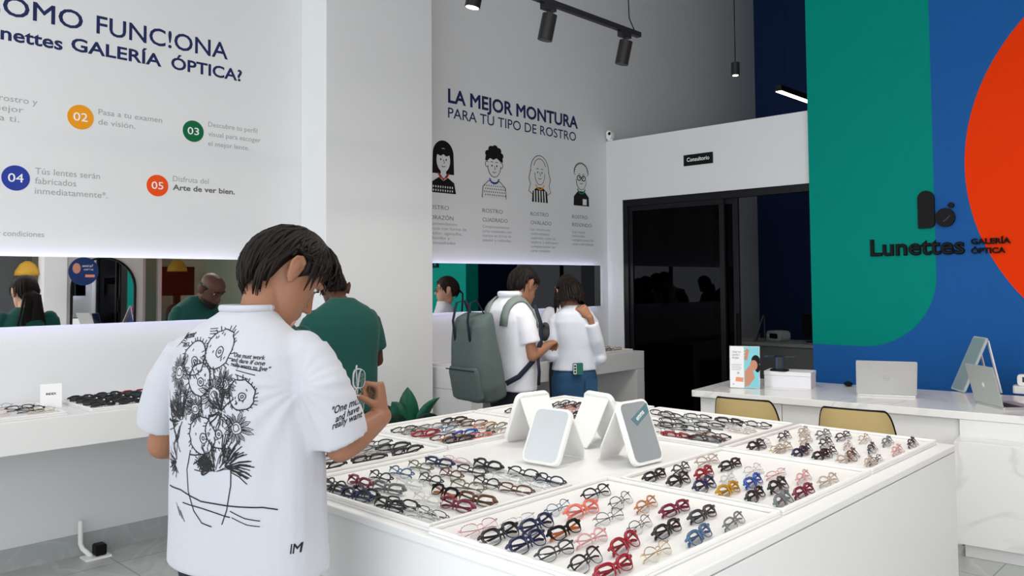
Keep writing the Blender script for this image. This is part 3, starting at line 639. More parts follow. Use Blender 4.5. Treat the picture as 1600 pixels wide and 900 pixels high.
def head_matrix(pivot, f, u):
    f = f.normalized(); x = f.cross(u).normalized(); u = x.cross(f).normalized()
    return frame(x, f, u, Vector(pivot)) @ Matrix.Translation((0,.015,-.045))
HEAD = [(.000,.024,.086,.046),(.014,.038,.094,.005),(.035,.051,.094,-.03),(.055,.059,.095,-.05),(.075,.064,.094,-.062),(.10,.069,.092,-.080),(.125,.073,.088,-.092),(.15,.076,.091,-.098),(.168,.0765,.096,-.10),(.19,.074,.091,-.098),(.21,.065,.076,-.086),(.225,.048,.054,-.064),(.235,.024,.026,-.034)]
def add_head(mb, H, s=1):
    H = H @ Matrix.Scale(s,4)
    mb.loft([ring(z,w,(f-b)/2,0,(f+b)/2,2.15,28) for z,w,f,b in HEAD], H)
    def tb(p, r, **k): t = MB(); t.tube(p, r, 10, **k); mb.add(t.v, t.f, H)
    tb([(0,.088,.140),(0,.098,.118),(0,.112,.092)], [.008,.009,.011]); 
    for sx in (-1,1):
        tb([(sx*.010,.098,.087),(sx*.013,.096,.086)], [.009,.007]); tb([(sx*.015,.089,.149),(sx*.035,.088,.155),(sx*.055,.074,.150)], [.008,.009,.006])
        mb.ball((sx*.082,-.014,.116),(.009,.020,.034),12,H); mb.ball((sx*.089,-.022,.124),(.009,.017,.024),10,H); mb.ball((sx*.080,-.006,.090),(.007,.010,.013),8,H)
        tb([(sx*.084,.002,.128),(sx*.090,-.006,.148),(sx*.094,-.022,.153),(sx*.096,-.036,.142),(sx*.095,-.038,.122),(sx*.090,-.028,.104),(sx*.084,-.014,.090)], [.004,.0048,.005,.005,.0048,.0045,.004])
    tb([(-.022,.090,.064),(0,.0985,.066),(.022,.090,.064)], [.005,.0075,.005]); tb([(-.020,.089,.054),(0,.0965,.053),(.020,.089,.054)], [.005,.0085,.005])
    mb.ball((0,.082,.016),(.022,.016,.016),10,H)
def add_hand(mb, wrist, h, pn, sideR=True, curl=(25,30,20), s=1, tcurl=20):
    h = h.normalized(); pn = (pn-h*pn.dot(h)).normalized(); ix = h.cross(pn) if sideR else pn.cross(h); W_ = Vector(wrist)
    def P(a, b, c): return W_+ix*a*s+h*b*s+pn*c*s
    def el(b, w, t, off=0, c=0): return [tuple(P(off+w*math.cos(2*PI*k/16), b, c+t*math.sin(2*PI*k/16))) for k in range(16)]
    mb.loft([el(-.01,.026,.020),el(.02,.030,.019,.002),el(.05,.038,.017,.004,-.001),(el(.08,.041,.014,.002,-.002)),el(.094,.036,.010,.0,-.003)])
    for k, (a, L0, r) in enumerate(((.031,.074,.0088),(.0105,.083,.0092),(-.0105,.077,.0088),(-.031,.060,.0078))):
        p = P(a,.085,-.002); ang = 0; pts = [P(a,.07,-.001), p]; rad = [r*s,r*s]; d0 = (h+ix*(a*1.2)).normalized()
        for j, fr_ in enumerate((.45,.31,.24)):
            ang += math.radians(curl[j]+k*3); d = d0*math.cos(ang)+pn*math.sin(ang); p = p+d*L0*fr_*s; pts.append(p); rad.append(r*s*(.94,.86,.74)[j])
        mb.tube(pts, rad, 10)
    tc = math.radians(tcurl); d1 = (ix*.75+h*.55+pn*.35).normalized(); d2 = (ix*math.cos(tc)*.35+h*.8+pn*math.sin(tc)*1.3).normalized()
    p0 = P(.018,.022,.006); p1 = p0+d1*.036*s; p2 = p1+d2*.030*s; p3 = p2+(d2+pn*.4-ix*.2).normalized()*.024*s
    mb.tube([p0,p1,p2,p3],[.013*s,.0115*s,.0098*s,.0080*s],10)
def hair_cap(mb, H, front=36, sideel=-4, back=-52, th=.014, top=.022, n=44, m=14, s=1.0):
    """shell of hair over the skull down to the hairline"""
    C0 = Vector((0,-.003,.132)); R0 = (.0785*s,.1005*s,.106*s)
    def bound(a):   # a: 0 = forehead, pi = nape
        a = abs(a)
        if a < .9: e = front+(12-front)*(a/.9)**3
        elif a < 1.25: e = 12+(sideel-12)*((a-.9)/.35)
        elif a < 1.45: e = sideel-16*math.sin(PI*(a-1.25)/.4)
        elif a < 1.55: e = sideel-16+(30+0-sideel)*((a-1.45)/.1)
        elif a < 1.95: e = 14
        else: e = 14+(back-14)*min(1,(a-1.95)/.38)
        return math.radians(e)
    rings = []
    for i in range(m+1):
        R_ = []
        for k in range(n):
            a = -PI+2*PI*k/n; e0 = bound(a); e = e0+(PI/2-.03-e0)*(i/m)
            tk = (th+(top-th)*max(0,math.sin(e)))*min(1,i/2.2) - (.006 if i == 0 else 0)
            d = Vector((math.sin(a)*math.cos(e), math.cos(a)*math.cos(e), math.sin(e)))
            r = 1/math.sqrt((d.x/R0[0])**2+(d.y/R0[1])**2+(d.z/R0[2])**2)
            R_.append(tuple(C0+d*(r+tk+.0025*noise.noise(d*9))))
        rings.append(R_)
    mb.loft(rings, H); return C0, R0, bound
def locks(mb, H, C0, R0, bound, num, rng, length=0, lift=.010, th=.014, r=.006, a_range=(-PI,PI), start=(30,85), drift=.5, curlz=0, clear=True):
    for i in range(num):
        a = rng.uniform(*a_range); e1 = math.radians(rng.uniform(*start)); eb = bound(a)-math.radians(length*rng.uniform(.5,1.2)); pts = []; dr = rng.uniform(-drift,drift); N = 6
        e_end = max(eb, e1-math.radians(rng.uniform(45,95))); ae = abs((a+dr+PI) % (2*PI)-PI)
        if clear and 1.2 < ae < 2.05: e_end = max(e_end, math.radians(13))
        lf = lift*rng.uniform(.2,1)
        for j in range(N):
            u = j/(N-1); e = e1+(e_end-e1)*u; aa = a+dr*u*u
            d = Vector((math.sin(aa)*math.cos(e), math.cos(aa)*math.cos(e), math.sin(e))); rr_ = 1/math.sqrt((d.x/R0[0])**2+(d.y/R0[1])**2+(d.z/R0[2])**2)
            pts.append(H @ (C0+d*(rr_+th+lf*math.sin(PI*u*.8)+curlz*u*u)))
        w = r*rng.uniform(.7,1.3); mb.tube(pts, [w*.5,w,w,w*.85,w*.55,w*.15], 6, False, .55, tuple((pts[0]-(H@C0)).normalized()))
HAIRB = mat('black_hair', (.009,.006,.005), .55, spec=.14); HAIRD = mat('dark_brown_hair', (.022,.012,.008), .55, spec=.15)
EYEW = mat('eye_white', (.6,.58,.55), .3); EYED = mat('dark_iris', (.012,.008,.006), .2)
def face_bits(H, parent, hairm, eyes=True):
    for sx in (-1,1):
        b = MB(); t = MB(); t.tube([(sx*.014,.0965,.158),(sx*.034,.097,.164),(sx*.056,.082,.158)], [.0035,.0045,.002], 8); b.add(t.v,t.f,H); b.obj('eyebrow', hairm, parent, smooth=True)
        b = MB(); b.ball((sx*.033,.0775,.134),(.0125,.0075,.0052),12,H); e = b.obj('eye', EYEW, parent, smooth=True)
        b = MB(); b.ball((sx*.034,.0825,.1335),(.0054,.0036,.0050),10,H); b.obj('iris', EYED, e, smooth=True)
        t = MB(); t.tube([(sx*.019,.0875,.137),(sx*.033,.0925,.1405),(sx*.048,.083,.137)], [.0015,.0022,.0012], 6); b = MB(); b.add(t.v,t.f,H); b.obj('eyelash', EYED, parent, smooth=True)
def person_root(label, loc, facing, group=None):
    f = Vector((facing.x, facing.y, 0)).normalized(); rz = math.atan2(f.y,f.x)-PI/2
    M = Matrix.Translation((loc[0],loc[1],0)) @ Matrix.Rotation(rz,4,'Z'); t = thing('person', label, 'person', M=M); return t, M, M.inverted()
def folds(amp, fx=9, fz=3.2, seed=0, extra=None):
    def fn(c, n_):
        p = Vector((c.x*fx+seed, c.y*fx, c.z*fz)); v = noise.noise(p)*amp + noise.noise(p*2.3)*amp*.45
        return v+(extra(c) if extra else 0)
    return fn
def torso(mb, s, prof): mb.loft([ring(z*s,a*s,b*s,0,y*s,e) for z,a,b,y,e in prof])
CORE = [(.90,.15,.10,0,2.2),(1.0,.14,.095,0,2.2),(1.15,.14,.095,0,2.2),(1.3,.15,.095,-.01,2.2),(1.38,.15,.085,-.015,2.2),(1.43,.11,.07,-.015,2.2),(1.47,.06,.055,-.005,2)]
def legs(s, spread=.095, hip=1, r0=.088, r1=.056):
    P = MB(); torso(P, s, [(.78,.165*hip,.115,0,2.2),(.88,.172*hip,.122,0,2.3),(.95,.168*hip,.118,0,2.3),(1.0,.155,.108,0,2.3)])
    for sx in (-1,1): P.tube([(sx*.085*s,0,.86*s),(sx*spread*s,.012*s,.50*s),(sx*(spread+.01)*s,-.01*s,.11*s),(sx*(spread+.01)*s,-.012*s,.06*s)], [r0*s,.070*s,r1*s,r1*s], 18, False)
    return P
def shoes(parent, s, m, spread=.095):
    for sx in (-1,1):
        b = MB(); x = sx*(spread+.012)*s; b.loft([ring(z,w,l,x,.05*s,2.4,20) for z,w,l in ((.004,.046*s,.135*s),(.02,.048*s,.138*s),(.045,.044*s,.125*s))]+[ring(.075,.036*s,.075*s,x,.0,2.2,20), ring(.10,.034*s,.05*s,x,-.015,2.2,20)]); b.obj('shoe', m, parent, smooth=True)
SKIN1 = mat('tan_skin', (.285,.135,.080), .5, sss=.06, noise_amt=.06, noise_scale=14); SKIN2 = mat('deep_brown_skin', (.085,.036,.022), .45, sss=.04, noise_amt=.06, noise_scale=14); SKIN3 = mat('warm_skin', (.33,.155,.09), .5, sss=.06, noise_amt=.06, noise_scale=14); SKIN4 = mat('light_skin', (.55,.30,.20), .5, sss=.06, noise_amt=.05, noise_scale=14)
TEE = mat('white_cotton', (.46,.47,.515), .85, sheen=.2, bump=.06, bump_scale=120); TEEG = mat('dark_green_cotton', (.006,.065,.052), .85, sheen=.1, bump=.06, bump_scale=120)
POLO = mat('white_pique', (.70,.70,.75), .8, sheen=.2, bump=.08, bump_scale=160); BLOUSE = mat('pale_blue_shirt_cloth', (.62,.65,.72), .8, sheen=.2, bump=.05, bump_scale=90)
NAVYC = mat('navy_twill', (.010,.012,.022), .8, bump=.08, bump_scale=200); DENIM = mat('blue_denim', (.020,.068,.145), .85, noise_amt=.3, noise_scale=14, bump=.1, bump_scale=220); SHOEM = mat('dark_shoe', (.02,.02,.022), .5)

# --- the man in the printed white t-shirt
rng = random.Random(11)
FA = math.radians(28); face = fwd*math.cos(FA)+right*math.sin(FA); p0 = at(387,440,2.15)
t, PM, PI_ = person_root('person in an oversized white t-shirt with a black flower drawing, holding eyeglasses over the island', (p0.x,p0.y), face)
R_I = PI_.to_3x3()
def lp(px, py, d): return PI_ @ at(px, py, d)
def lv(r, a, u): return R_I @ camv(r, a, u)
hf, hu = lv(.60,.40,-.69), lv(.42,.55,.69); HP = lp(413,458,2.17); H = head_matrix(HP, hf, hu)
sR, eR, wR = lp(482,560,2.06), lp(533,697,2.06), lp(597,650,2.27); sL, eL, wL = lp(290,560,2.24), lp(254,694,2.27), lp(330,690,2.48)
mb = MB(); torso(mb, 1, CORE); nb = lp(404,498,2.15)
mb.tube([nb-Vector((0,0,.06)), nb, HP+lv(0,.0,-1)*.0, H @ Vector((0,-.01,.07))], [.062,.056,.052,.05], 18)
add_head(mb, H)
for a, e, w in ((sR,eR,wR),(sL,eL,wL)): mb.tube([a, a.lerp(e,.5), e.lerp(a,.12), e], [.05,.046,.041,.041], 14); mb.tube([e, e.lerp(w,.3), e.lerp(w,.7), w], [.041,.043,.034,.027], 14)
add_hand(mb, wR, lv(-.12,.10,1), lv(-1,-.05,-.05), True, (70,82,55), 1.0, 62)
add_hand(mb, wL, lv(.5,.8,-.2), lv(.3,.0,-1), False, (25,30,20), 1.0)
fuse(mb, 'body', SKIN1, t, .0042, 5)
# hair
mb = MB(); C0, R0, bd = hair_cap(mb, H, 34, -2, -58, .016, .032)
locks(mb, H, C0, R0, bd, 330, rng, 6, .010, .020, .0065, (-PI,PI), (20,88), .35)
locks(mb, H, C0, R0, bd, 90, rng, 16, .010, .020, .0065, (1.9,2*PI-1.9), (0,50), .2, .006)
locks(mb, H, C0, R0, bd, 90, rng, 12, .016, .026, .0065, (-.9,.75), (45,85), .3, .022)
mb.obj('hair', HAIRB, t, smooth=True)
face_bits(H, t, HAIRB)
# t-shirt
SHIRT = [(.826,.236,.134,.0,2.5),(.85,.236,.134,0,2.5),(.95,.232,.130,0,2.5),(1.1,.228,.129,0,2.5),(1.22,.226,.131,-.004,2.5),(1.31,.222,.126,-.012,2.4),(1.375,.208,.112,-.018,2.3),(1.418,.172,.094,-.018,2.2),(1.450,.122,.078,-.012,2.1),(1.474,.086,.070,-.004,2),(1.486,.074,.065,.002,2)]
mb = MB(); torso(mb, 1, SHIRT)
def sleeve(pts, rad, recess=.03):
    P = [Vector(p) for p in pts]; d = (P[-1]-P[-2]).normalized(); mb2 = MB(); mb2.tube(P+[P[-1]-d*.002, P[-1]-d*recess], rad+[rad[-1]-.015, rad[-1]-.018], 22, False); mb.add(mb2.v, mb2.f)
mb.ball(tuple(sR+Vector((-.025,-.0,.01))), .062, 16); mb.ball(tuple(sL+Vector((.025,0,.01))), .062, 16)
sleeve([lp(476,548,2.07), lp(500,605,2.04), lp(519,650,2.05), lp(530,685,2.06)], [.062,.074,.076,.077])
sleeve([lp(296,548,2.23), lp(270,600,2.25), lp(258,640,2.26), lp(253,664,2.27)], [.062,.070,.068,.066])
def armpit(c):
    d = math.hypot(c.x-.19, (c.z-1.22)*.8); return .0025*math.sin(15*math.atan2(c.z-1.3,c.x-.23))*math.exp(-(d/.16)**2) if c.x > 0 else 0
tee = fuse(mb, 't_shirt', TEE, t, .006, 7, folds(.0065, 7, 2.4, 3, armpit))
b = MB(); cN = [tuple(Vector(q)) for q in ring(1.486,.0735,.0645,0,.002,2)]; b.tube(cN+cN[:2], .006, 8, False, 1.5, (0,0,1)); b.obj('collar_rib', TEE, t, smooth=True)
# drawing on the back: invented flowers in a pot, done as ink lines lying on the cloth
bv = BVHTree.FromPolygons([v.co.copy() for v in tee.data.vertices], [tuple(p.vertices) for p in tee.data.polygons])
def cast(u, v, o=None, d=None):
    o = Vector((u,-1,v)) if o is None else o; h = bv.ray_cast(o, Vector((0,1,0)) if d is None else d); return h[0], h[1]
INK = mat('black_ink', (.012,.012,.014), .7)
def ink(mb, pts, w=.0024):
    H_ = []
    for a, b_ in zip(pts, pts[1:]):
        n_ = max(1, int(math.hypot(b_[0]-a[0], b_[1]-a[1])/.009))
        for k in range(n_): H_.append((a[0]+(b_[0]-a[0])*k/n_, a[1]+(b_[1]-a[1])*k/n_))
    H_.append(pts[-1]); L_ = []
    for q in H_:
        p, nn = cast(*q)
        if p: L_.append((p+nn*.0012, nn))
    if len(L_) < 2: return
    v = []; f = []
    for i, (p, nn) in enumerate(L_):
        tn = (L_[min(i+1,len(L_)-1)][0]-L_[max(i-1,0)][0]); sd = tn.cross(nn); sd = sd.normalized()*w/2 if sd.length > 1e-9 else Vector((w/2,0,0)); v += [p-sd, p+sd]
    for i in range(len(L_)-1): f.append((2*i,2*i+1,2*i+3,2*i+2))
    mb.add(v, f)
pr = MB(); rg = random.Random(5)
def wob(cx, cy, rx, ry, n=26, j=.06, a0=0, a1=2*PI): return [(cx+rx*(1+rg.uniform(-j,j))*math.cos(a0+(a1-a0)*k/n), cy+ry*(1+rg.uniform(-j,j))*math.sin(a0+(a1-a0)*k/n)) for k in range(n+1)]
def round_flower(cx, cy, r):
    ink(pr, wob(cx,cy,r,r*1.08), .0030); ink(pr, wob(cx+r*.1,cy-r*.15,r*.28,r*.28,12,.1), .0024); ink(pr, wob(cx+r*.1,cy-r*.15,r*.1,r*.1,8,.1), .0024)
    for k in range(26):
        a = 2*PI*k/26+rg.uniform(-.08,.08); l = r*rg.uniform(1.08,1.3); ink(pr, [(cx+r*math.cos(a),cy+r*1.08*math.sin(a)),(cx+l*math.cos(a+.08),cy+l*1.08*math.sin(a+.08))], .0022)
    for k in range(9): a = rg.uniform(0,2*PI); q = rg.uniform(.45,.85)*r; ink(pr, [(cx+q*math.cos(a),cy+q*math.sin(a)),(cx+q*math.cos(a)+rg.uniform(-.006,.006),cy+q*math.sin(a)+.006)], .0022)
def petal_flower(cx, cy, r, n=15):
    ink(pr, wob(cx,cy,r*.36,r*.36,14,.1), .0024); ink(pr, wob(cx,cy,r*.2,r*.2,10,.2), .002)
    for k in range(n):
        a = 2*PI*k/n+rg.uniform(-.12,.12); q = r*rg.uniform(.8,1.1); w_ = .2
        ink(pr, [(cx+r*.38*math.cos(a-w_),cy+r*.38*math.sin(a-w_)),(cx+q*.75*math.cos(a-w_*.7),cy+q*.75*math.sin(a-w_*.7)),(cx+q*math.cos(a),cy+q*math.sin(a)),(cx+q*.75*math.cos(a+w_*.7),cy+q*.75*math.sin(a+w_*.7)),(cx+r*.38*math.cos(a+w_),cy+r*.38*math.sin(a+w_))], .0022)
        ink(pr, [(cx+r*.42*math.cos(a),cy+r*.42*math.sin(a)),(cx+q*.8*math.cos(a),cy+q*.8*math.sin(a))], .0016)
def tuft(cx, cy, r, a0, a1, n=26):
    for k in range(n):
        a = rg.uniform(a0,a1); q0 = r*rg.uniform(0,.5); q1 = r*rg.uniform(.6,1.1); ink(pr, [(cx+q0*math.cos(a),cy+q0*math.sin(a)),(cx+(q0+q1)/2*math.cos(a+.12),cy+(q0+q1)/2*math.sin(a+.12)),(cx+q1*math.cos(a+.05),cy+q1*math.sin(a+.05))], rg.uniform(.0018,.0034))
round_flower(.028,1.388,.044); round_flower(-.052,1.362,.040); round_flower(-.022,1.312,.038); round_flower(.112,1.282,.034)
round_flower(-.012,1.175,.044); round_flower(.040,1.188,.038)
petal_flower(.030,1.278,.052,17); petal_flower(-.105,1.325,.050); petal_flower(-.085,1.258,.048); petal_flower(.066,1.305,.038,14); petal_flower(.098,1.200,.042,14); petal_flower(-.035,1.238,.036,12); petal_flower(-.115,1.235,.035,12)
tuft(-.085,1.205,.075,1.2,4.2,34); tuft(.06,1.105,.075,-.6,1.6,44); tuft(.03,1.09,.07,-.4,3.4,40); tuft(-.005,1.13,.05,3.2,5.8,24); tuft(-.12,1.10,.045,1.2,4.6,22); tuft(.055,1.24,.05,0,6.28,24)
ink(pr, [(-.055,1.135),(-.072,1.085),(-.066,1.03),(-.045,.985),(-.015,.96),(.02,.955)], .0030); ink(pr, [(.078,1.115),(.080,1.06),(.070,1.0),(.055,.965)], .0030)
ink(pr, [(-.165,1.03),(-.10,1.03),(-.02,1.012),(.06,1.012),(.16,1.012),(.19,1.006)], .0034); ink(pr, [(-.09,1.0),(-.01,.995),(.08,.985)], .0030); ink(pr, [(.08,1.0),(.12,.985),(.155,.98)], .0026); ink(pr, [(.085,.985),(.125,.97),(.155,.967)], .0022)
for k in range(5): ink(pr, [(-.16+.008*k,1.275-.02*k),(-.150+.008*k,1.235-.02*k),(-.130+.008*k,1.205-.02*k)], .0022)
for k in range(3): ink(pr, [(-.165+.012*k,1.12-.005*k),(-.155+.012*k,1.09),(-.135+.012*k,1.07)], .0024); ink(pr, [(-.12+.01*k,.995-.008*k),(-.10+.01*k,.965-.006*k)], .0018); ink(pr, [(-.16+.01*k,1.385+.006*k),(-.13+.005*k,1.398+.006*k),(-.105,1.398+.004*k)], .0020)
ink(pr, [(.065,1.335),(.060,1.29),(.055,1.24)], .0036); ink(pr, [(-.015,1.27),(-.012,1.23)], .0040); ink(pr, [(.02,1.345),(.03,1.315)], .0030); ink(pr, [(.05,1.345),(.045,1.315)], .0022)
for k in range(3): ink(pr, [(.095,1.350-.010*k),(.155-.012*k,1.338-.010*k)], .0022); ink(pr, [(-.03+.004*k,1.435-.006*k),(-.005+.004*k,1.437-.006*k)], .0022)
pr.obj('drawing', INK, tee)
wr = MB()
def write(body, u0, u1, v, cap, sh=.25, slope=0, bold=.02):
    vs, fs = text_mesh(body, x0=u0, x1=u1, base=0, cap=cap, bold=bold, shear=sh); out = []
    for x, y, z in vs:
        p, nn = cast(x, v+y+slope*(x-u0)); out.append((p+nn*(.0008+z*.6)) if p else Vector((x,0,v)))
    wr.add([tuple(o) for o in out], fs)
write('Vincent', -.132, -.078, 1.406, .016, 0, .15); write('1853', -.112, -.088, 1.388, .010, 0, .1)
write('"One must work', .082, .158, 1.372, .010, .2, -.10); write('and dare if one', .078, .160, 1.361, .010, .2, -.12); write('really wants to live"', .078, .172, 1.350, .010, .2, -.14)
write('IM', .214, .229, .90, .022, .1, 0)
wr.obj('handwriting', INK, tee)
sl = MB(); vd = R_I @ fwd
for body, (qx, qy), (qx2, qy2), cap in (('"One must',(519,648),(568,628),.019),('and have',(524,660),(561,642),.017),('really want',(519,671),(566,651),.017)):
    vs, fs = text_mesh(body, x0=0, x1=1, base=0, cap=cap, bold=.02, shear=.25); eye = PI_ @ EYEV; out = []; last = None
    for x, y, z in vs:
        px_, py_ = qx+(qx2-qx)*x, qy+(qy2-qy)*x-y*590
        d = (lp(px_,py_,2.0)-eye).normalized(); h = bv.ray_cast(eye, d)
        if h[0] is not None and (h[0]-eye).length < 2.3: last = h[0]+h[1]*(.0008+z*.6)
        else: last = None
        out.append(tuple(last) if last else None)
    sl.add([o or (0,0,1.2) for o in out], [f for f in fs if all(out[i] for i in f)])
sl.obj('sleeve_handwriting', INK, tee)
fuse(legs(1.0, .11, 1.24, .108, .07), 'trousers', NAVYC, t, .008, 5, folds(.003, 9, 6)); shoes(t, 1.0, mat('white_trainer', (.75,.75,.75), .5))
# the eyeglasses in the hand
gx, gz = camv(.02,.15,1), camv(-.55,-.85,0); gy = gz.cross(gx).normalized(); gz = gx.cross(gy).normalized()
gl = eyeglasses((0,0,0), 0, 'w', 'square', 'mid', 'silvery eyeglasses held up in the raised hand of the man in the printed t-shirt', None)
gl.matrix_world = frame(gx, gy, gz, at(567,612,2.235))

# --- generic standing figure
def figure(label, xy, facing, s, skin, shirt, shirtm, prof, headf, headu, hp, arms, sleeve_to, pants, hair, hairm, seed, hand_curl=(25,30,20), sleeve_r=(.055,.060,.060), eyes=True, name_shirt='t_shirt', neck=None, handdirs=None, hs=1.0, lead_spread=.095):
    t, M, I = person_root(label, xy, facing); rg_ = random.Random(seed); H = head_matrix(hp, headf, headu) @ Matrix.Scale(hs,4)
    mb = MB(); torso(mb, s, CORE); nb = Vector((0,-.012*s,1.44*s)); pv = Vector(hp)
    mb.tube([nb-Vector((0,0,.05)), nb.lerp(pv,.3), pv, H @ Vector((0,-.012,.07))], [.058*s,.054*s,.050*s,.048*s], 16); add_head(mb, H)
    for i, (a, e, w) in enumerate(arms):
        a, e, w = Vector(a), Vector(e), Vector(w); k_ = .85 if sleeve_to == 'long' else 1; mb.tube([a, a.lerp(e,.5), a.lerp(e,.8), e], [.034*s,.036*s*k_,.040*s*k_,.037*s*k_], 12); mb.tube([e, e.lerp(w,.35), e.lerp(w,.75), w], [.038*s*k_,.037*s*k_,.030*s*k_,.025*s], 12)
        hd, pn = (handdirs[i] if handdirs else ((w-e).normalized(), Vector((0,0,-1)))); add_hand(mb, w, Vector(hd), Vector(pn), i == 0, hand_curl, .95*s)
    fuse(mb, 'body', skin, t, .0052, 5)
    mb = MB(); torso(mb, s, prof)
    for i, (a, e, w) in enumerate(arms):
        a, e, w = Vector(a), Vector(e), Vector(w); sgn = 1 if i == 0 else -1
        mb.ball(tuple(a+Vector((-sgn*.015,0,.004))), .056*s, 14)
        if sleeve_to == 'long': mb.ball(tuple(e), .050*s, 12)
        pts = [a, a.lerp(e,.5), e, e.lerp(w,.45), e.lerp(w,.85)]; n_ = {'short':2,'long':5,'elbow':4}[sleeve_to]; P = pts[:n_] if n_ > 2 else [a, a.lerp(e,.35), a.lerp(e,.70)]
        rr_ = [x*s for x in (list(sleeve_r)+[.056,.050])[:len(P)]]; d = (P[-1]-P[-2]).normalized(); q = MB(); q.tube(P+[P[-1]-d*.002,P[-1]-d*.02], rr_+[rr_[-1]-.007,rr_[-1]-.010], 18, False); mb.add(q.v,q.f)
    sh = fuse(mb, name_shirt, shirtm, t, .007, 6, folds(.005, 9, 4, seed))
    fuse(legs(s), 'trousers', pants, t, .009, 5, folds(.003, 9, 6, seed)); shoes(t, s, SHOEM)
    if eyes: face_bits(H, t, hairm)
    hb = MB()
    if hair == 'short': C0, R0, bd = hair_cap(hb, H, 34, 2, -46, .010, .020); locks(hb, H, C0, R0, bd, 160, rg_, 2, .006, .012, .006, (-PI,PI), (15,88), .35)
    elif hair == 'stubble': C0, R0, bd = hair_cap(hb, H, 62, 4, -44, .0022, -.004)
    elif hair in ('bob','pony'):
        C0, R0, bd = hair_cap(hb, H, 38, -20, -52, .012, .018); locks(hb, H, C0, R0, bd, 150, rg_, 4, .004, .012, .006, (-PI,PI), (20,88), .2)
        if hair == 'bob':
            for k in range(140):
                a = rg_.uniform(.95, 2*PI-.95); d = Vector((math.sin(a),math.cos(a),0)); b0 = C0+Vector((d.x*.088,d.y*.112,rg_.uniform(-.01,.04))); ln = rg_.uniform(.10,.15)
                P = [H@(b0+Vector((d.x*.006*j,d.y*.006*j,-ln*j/4))) for j in range(5)]; hb.tube(P, [.006,.009,.009,.007,.003], 6, False, .6, tuple(M.to_3x3().inverted()@Vector((0,0,1))))
        else:
            for k in range(110):
                x = rg_.gauss(0,.022); P = [H@Vector((x*.4,-.105,.12+rg_.uniform(-.015,.015))), H@Vector((x*.8,-.145,.08)), None, None, None]; q = H@Vector((x,-.14,.02)); ln = rg_.uniform(.22,.34)
                P[2] = q+Vector((0,0,-.02)); P[3] = q+Vector((x*.4,.01,-.02-ln*.5)); P[4] = q+Vector((x*.2,.02,-.02-ln)); hb.tube(P, [.006,.010,.010,.008,.002], 6, False, .7)
    hb.obj('hair', hairm, t, smooth=True); return t, M, I, H, sh, (C0, R0, bd)
V = Vector
TORSO_M = [(.80,.205,.128,0,2.4),(.95,.200,.125,0,2.4),(1.1,.200,.125,0,2.4),(1.22,.208,.128,-.005,2.4),(1.32,.212,.122,-.012,2.4),(1.385,.19,.105,-.018,2.2),(1.43,.14,.085,-.016,2.1),(1.465,.09,.07,-.006,2),(1.485,.068,.062,.0,2)]
# --- man in the dark green t-shirt at the long counter
fc = V((-.97,.22,0)); s = .985
t2, M2, I2, H2, sh2, _ = figure('person with a shaved head in a dark green t-shirt, bent over the long wall counter', (-4.115,2.81), fc, s, SKIN2, None, TEEG,
    [(z,a*1.10,b*1.05,y,e) for z,a,b,y,e in TORSO_M], V((.10,.80,-.58)), V((0,.58,.80)), (.0,.075,1.455),
    [((.188,-.01,1.335),(.255,.06,1.07),(.15,.30,.985)), ((-.188,-.01,1.335),(-.255,.06,1.07),(-.15,.30,.985))], 'short', NAVYC, 'stubble', HAIRB, 21, (40,50,30), (.053,.064,.070))
b = MB(); b.loft([ring(z,w*1.035,(f-bk)/2*1.05,0,(f+bk)/2+.003,2.15,28) for z,w,f,bk in [(-.004,.02,.084,.048)]+HEAD[:4]+[(.062,.0605,.0945,.0)]], H2); b.obj('beard', mat('beard_stubble', (.012,.008,.007), .8), t2, smooth=True)
# --- man with the rucksack
p0 = at(797,440,5.3); fc = fwd*.66+right*.75
def mk(px, py, d, I): return I @ at(px, py, d)
f_ = V((fc.x,fc.y,0)).normalized(); I3 = (Matrix.Translation((p0.x,p0.y,0)) @ Matrix.Rotation(math.atan2(f_.y,f_.x)-PI/2,4,'Z')).inverted(); R3i = I3.to_3x3()
t3, M3, I3, H3, sh3, _ = figure('person in a white polo shirt and dark trousers wearing a grey rucksack', (p0.x,p0.y), fc, .985, SKIN3, None, POLO, [(z,a,b,y,e) for z,a,b,y,e in [(.87,.20,.126,0,2.4)]+TORSO_M[1:]],
    R3i @ camv(.66,.62,-.42), R3i @ camv(.22,.32,.92), tuple(mk(811,462,5.3,I3)),
    [(mk(818,492,5.15,I3), mk(832,556,5.12,I3), mk(856,540,5.33,I3)), (mk(772,492,5.5,I3), mk(800,558,5.6,I3), mk(848,540,5.50,I3))], 'short', NAVYC, 'short', HAIRB, 31, (45,50,35), (.060,.070,.070), name_shirt='polo_shirt')
b = MB(); cN = ring(1.47,.075,.07,0,.0,2); b.tube(cN+cN[:2], .012, 8, False, 1.6, (0,0,1)); b.obj('collar', POLO, t3, smooth=True)
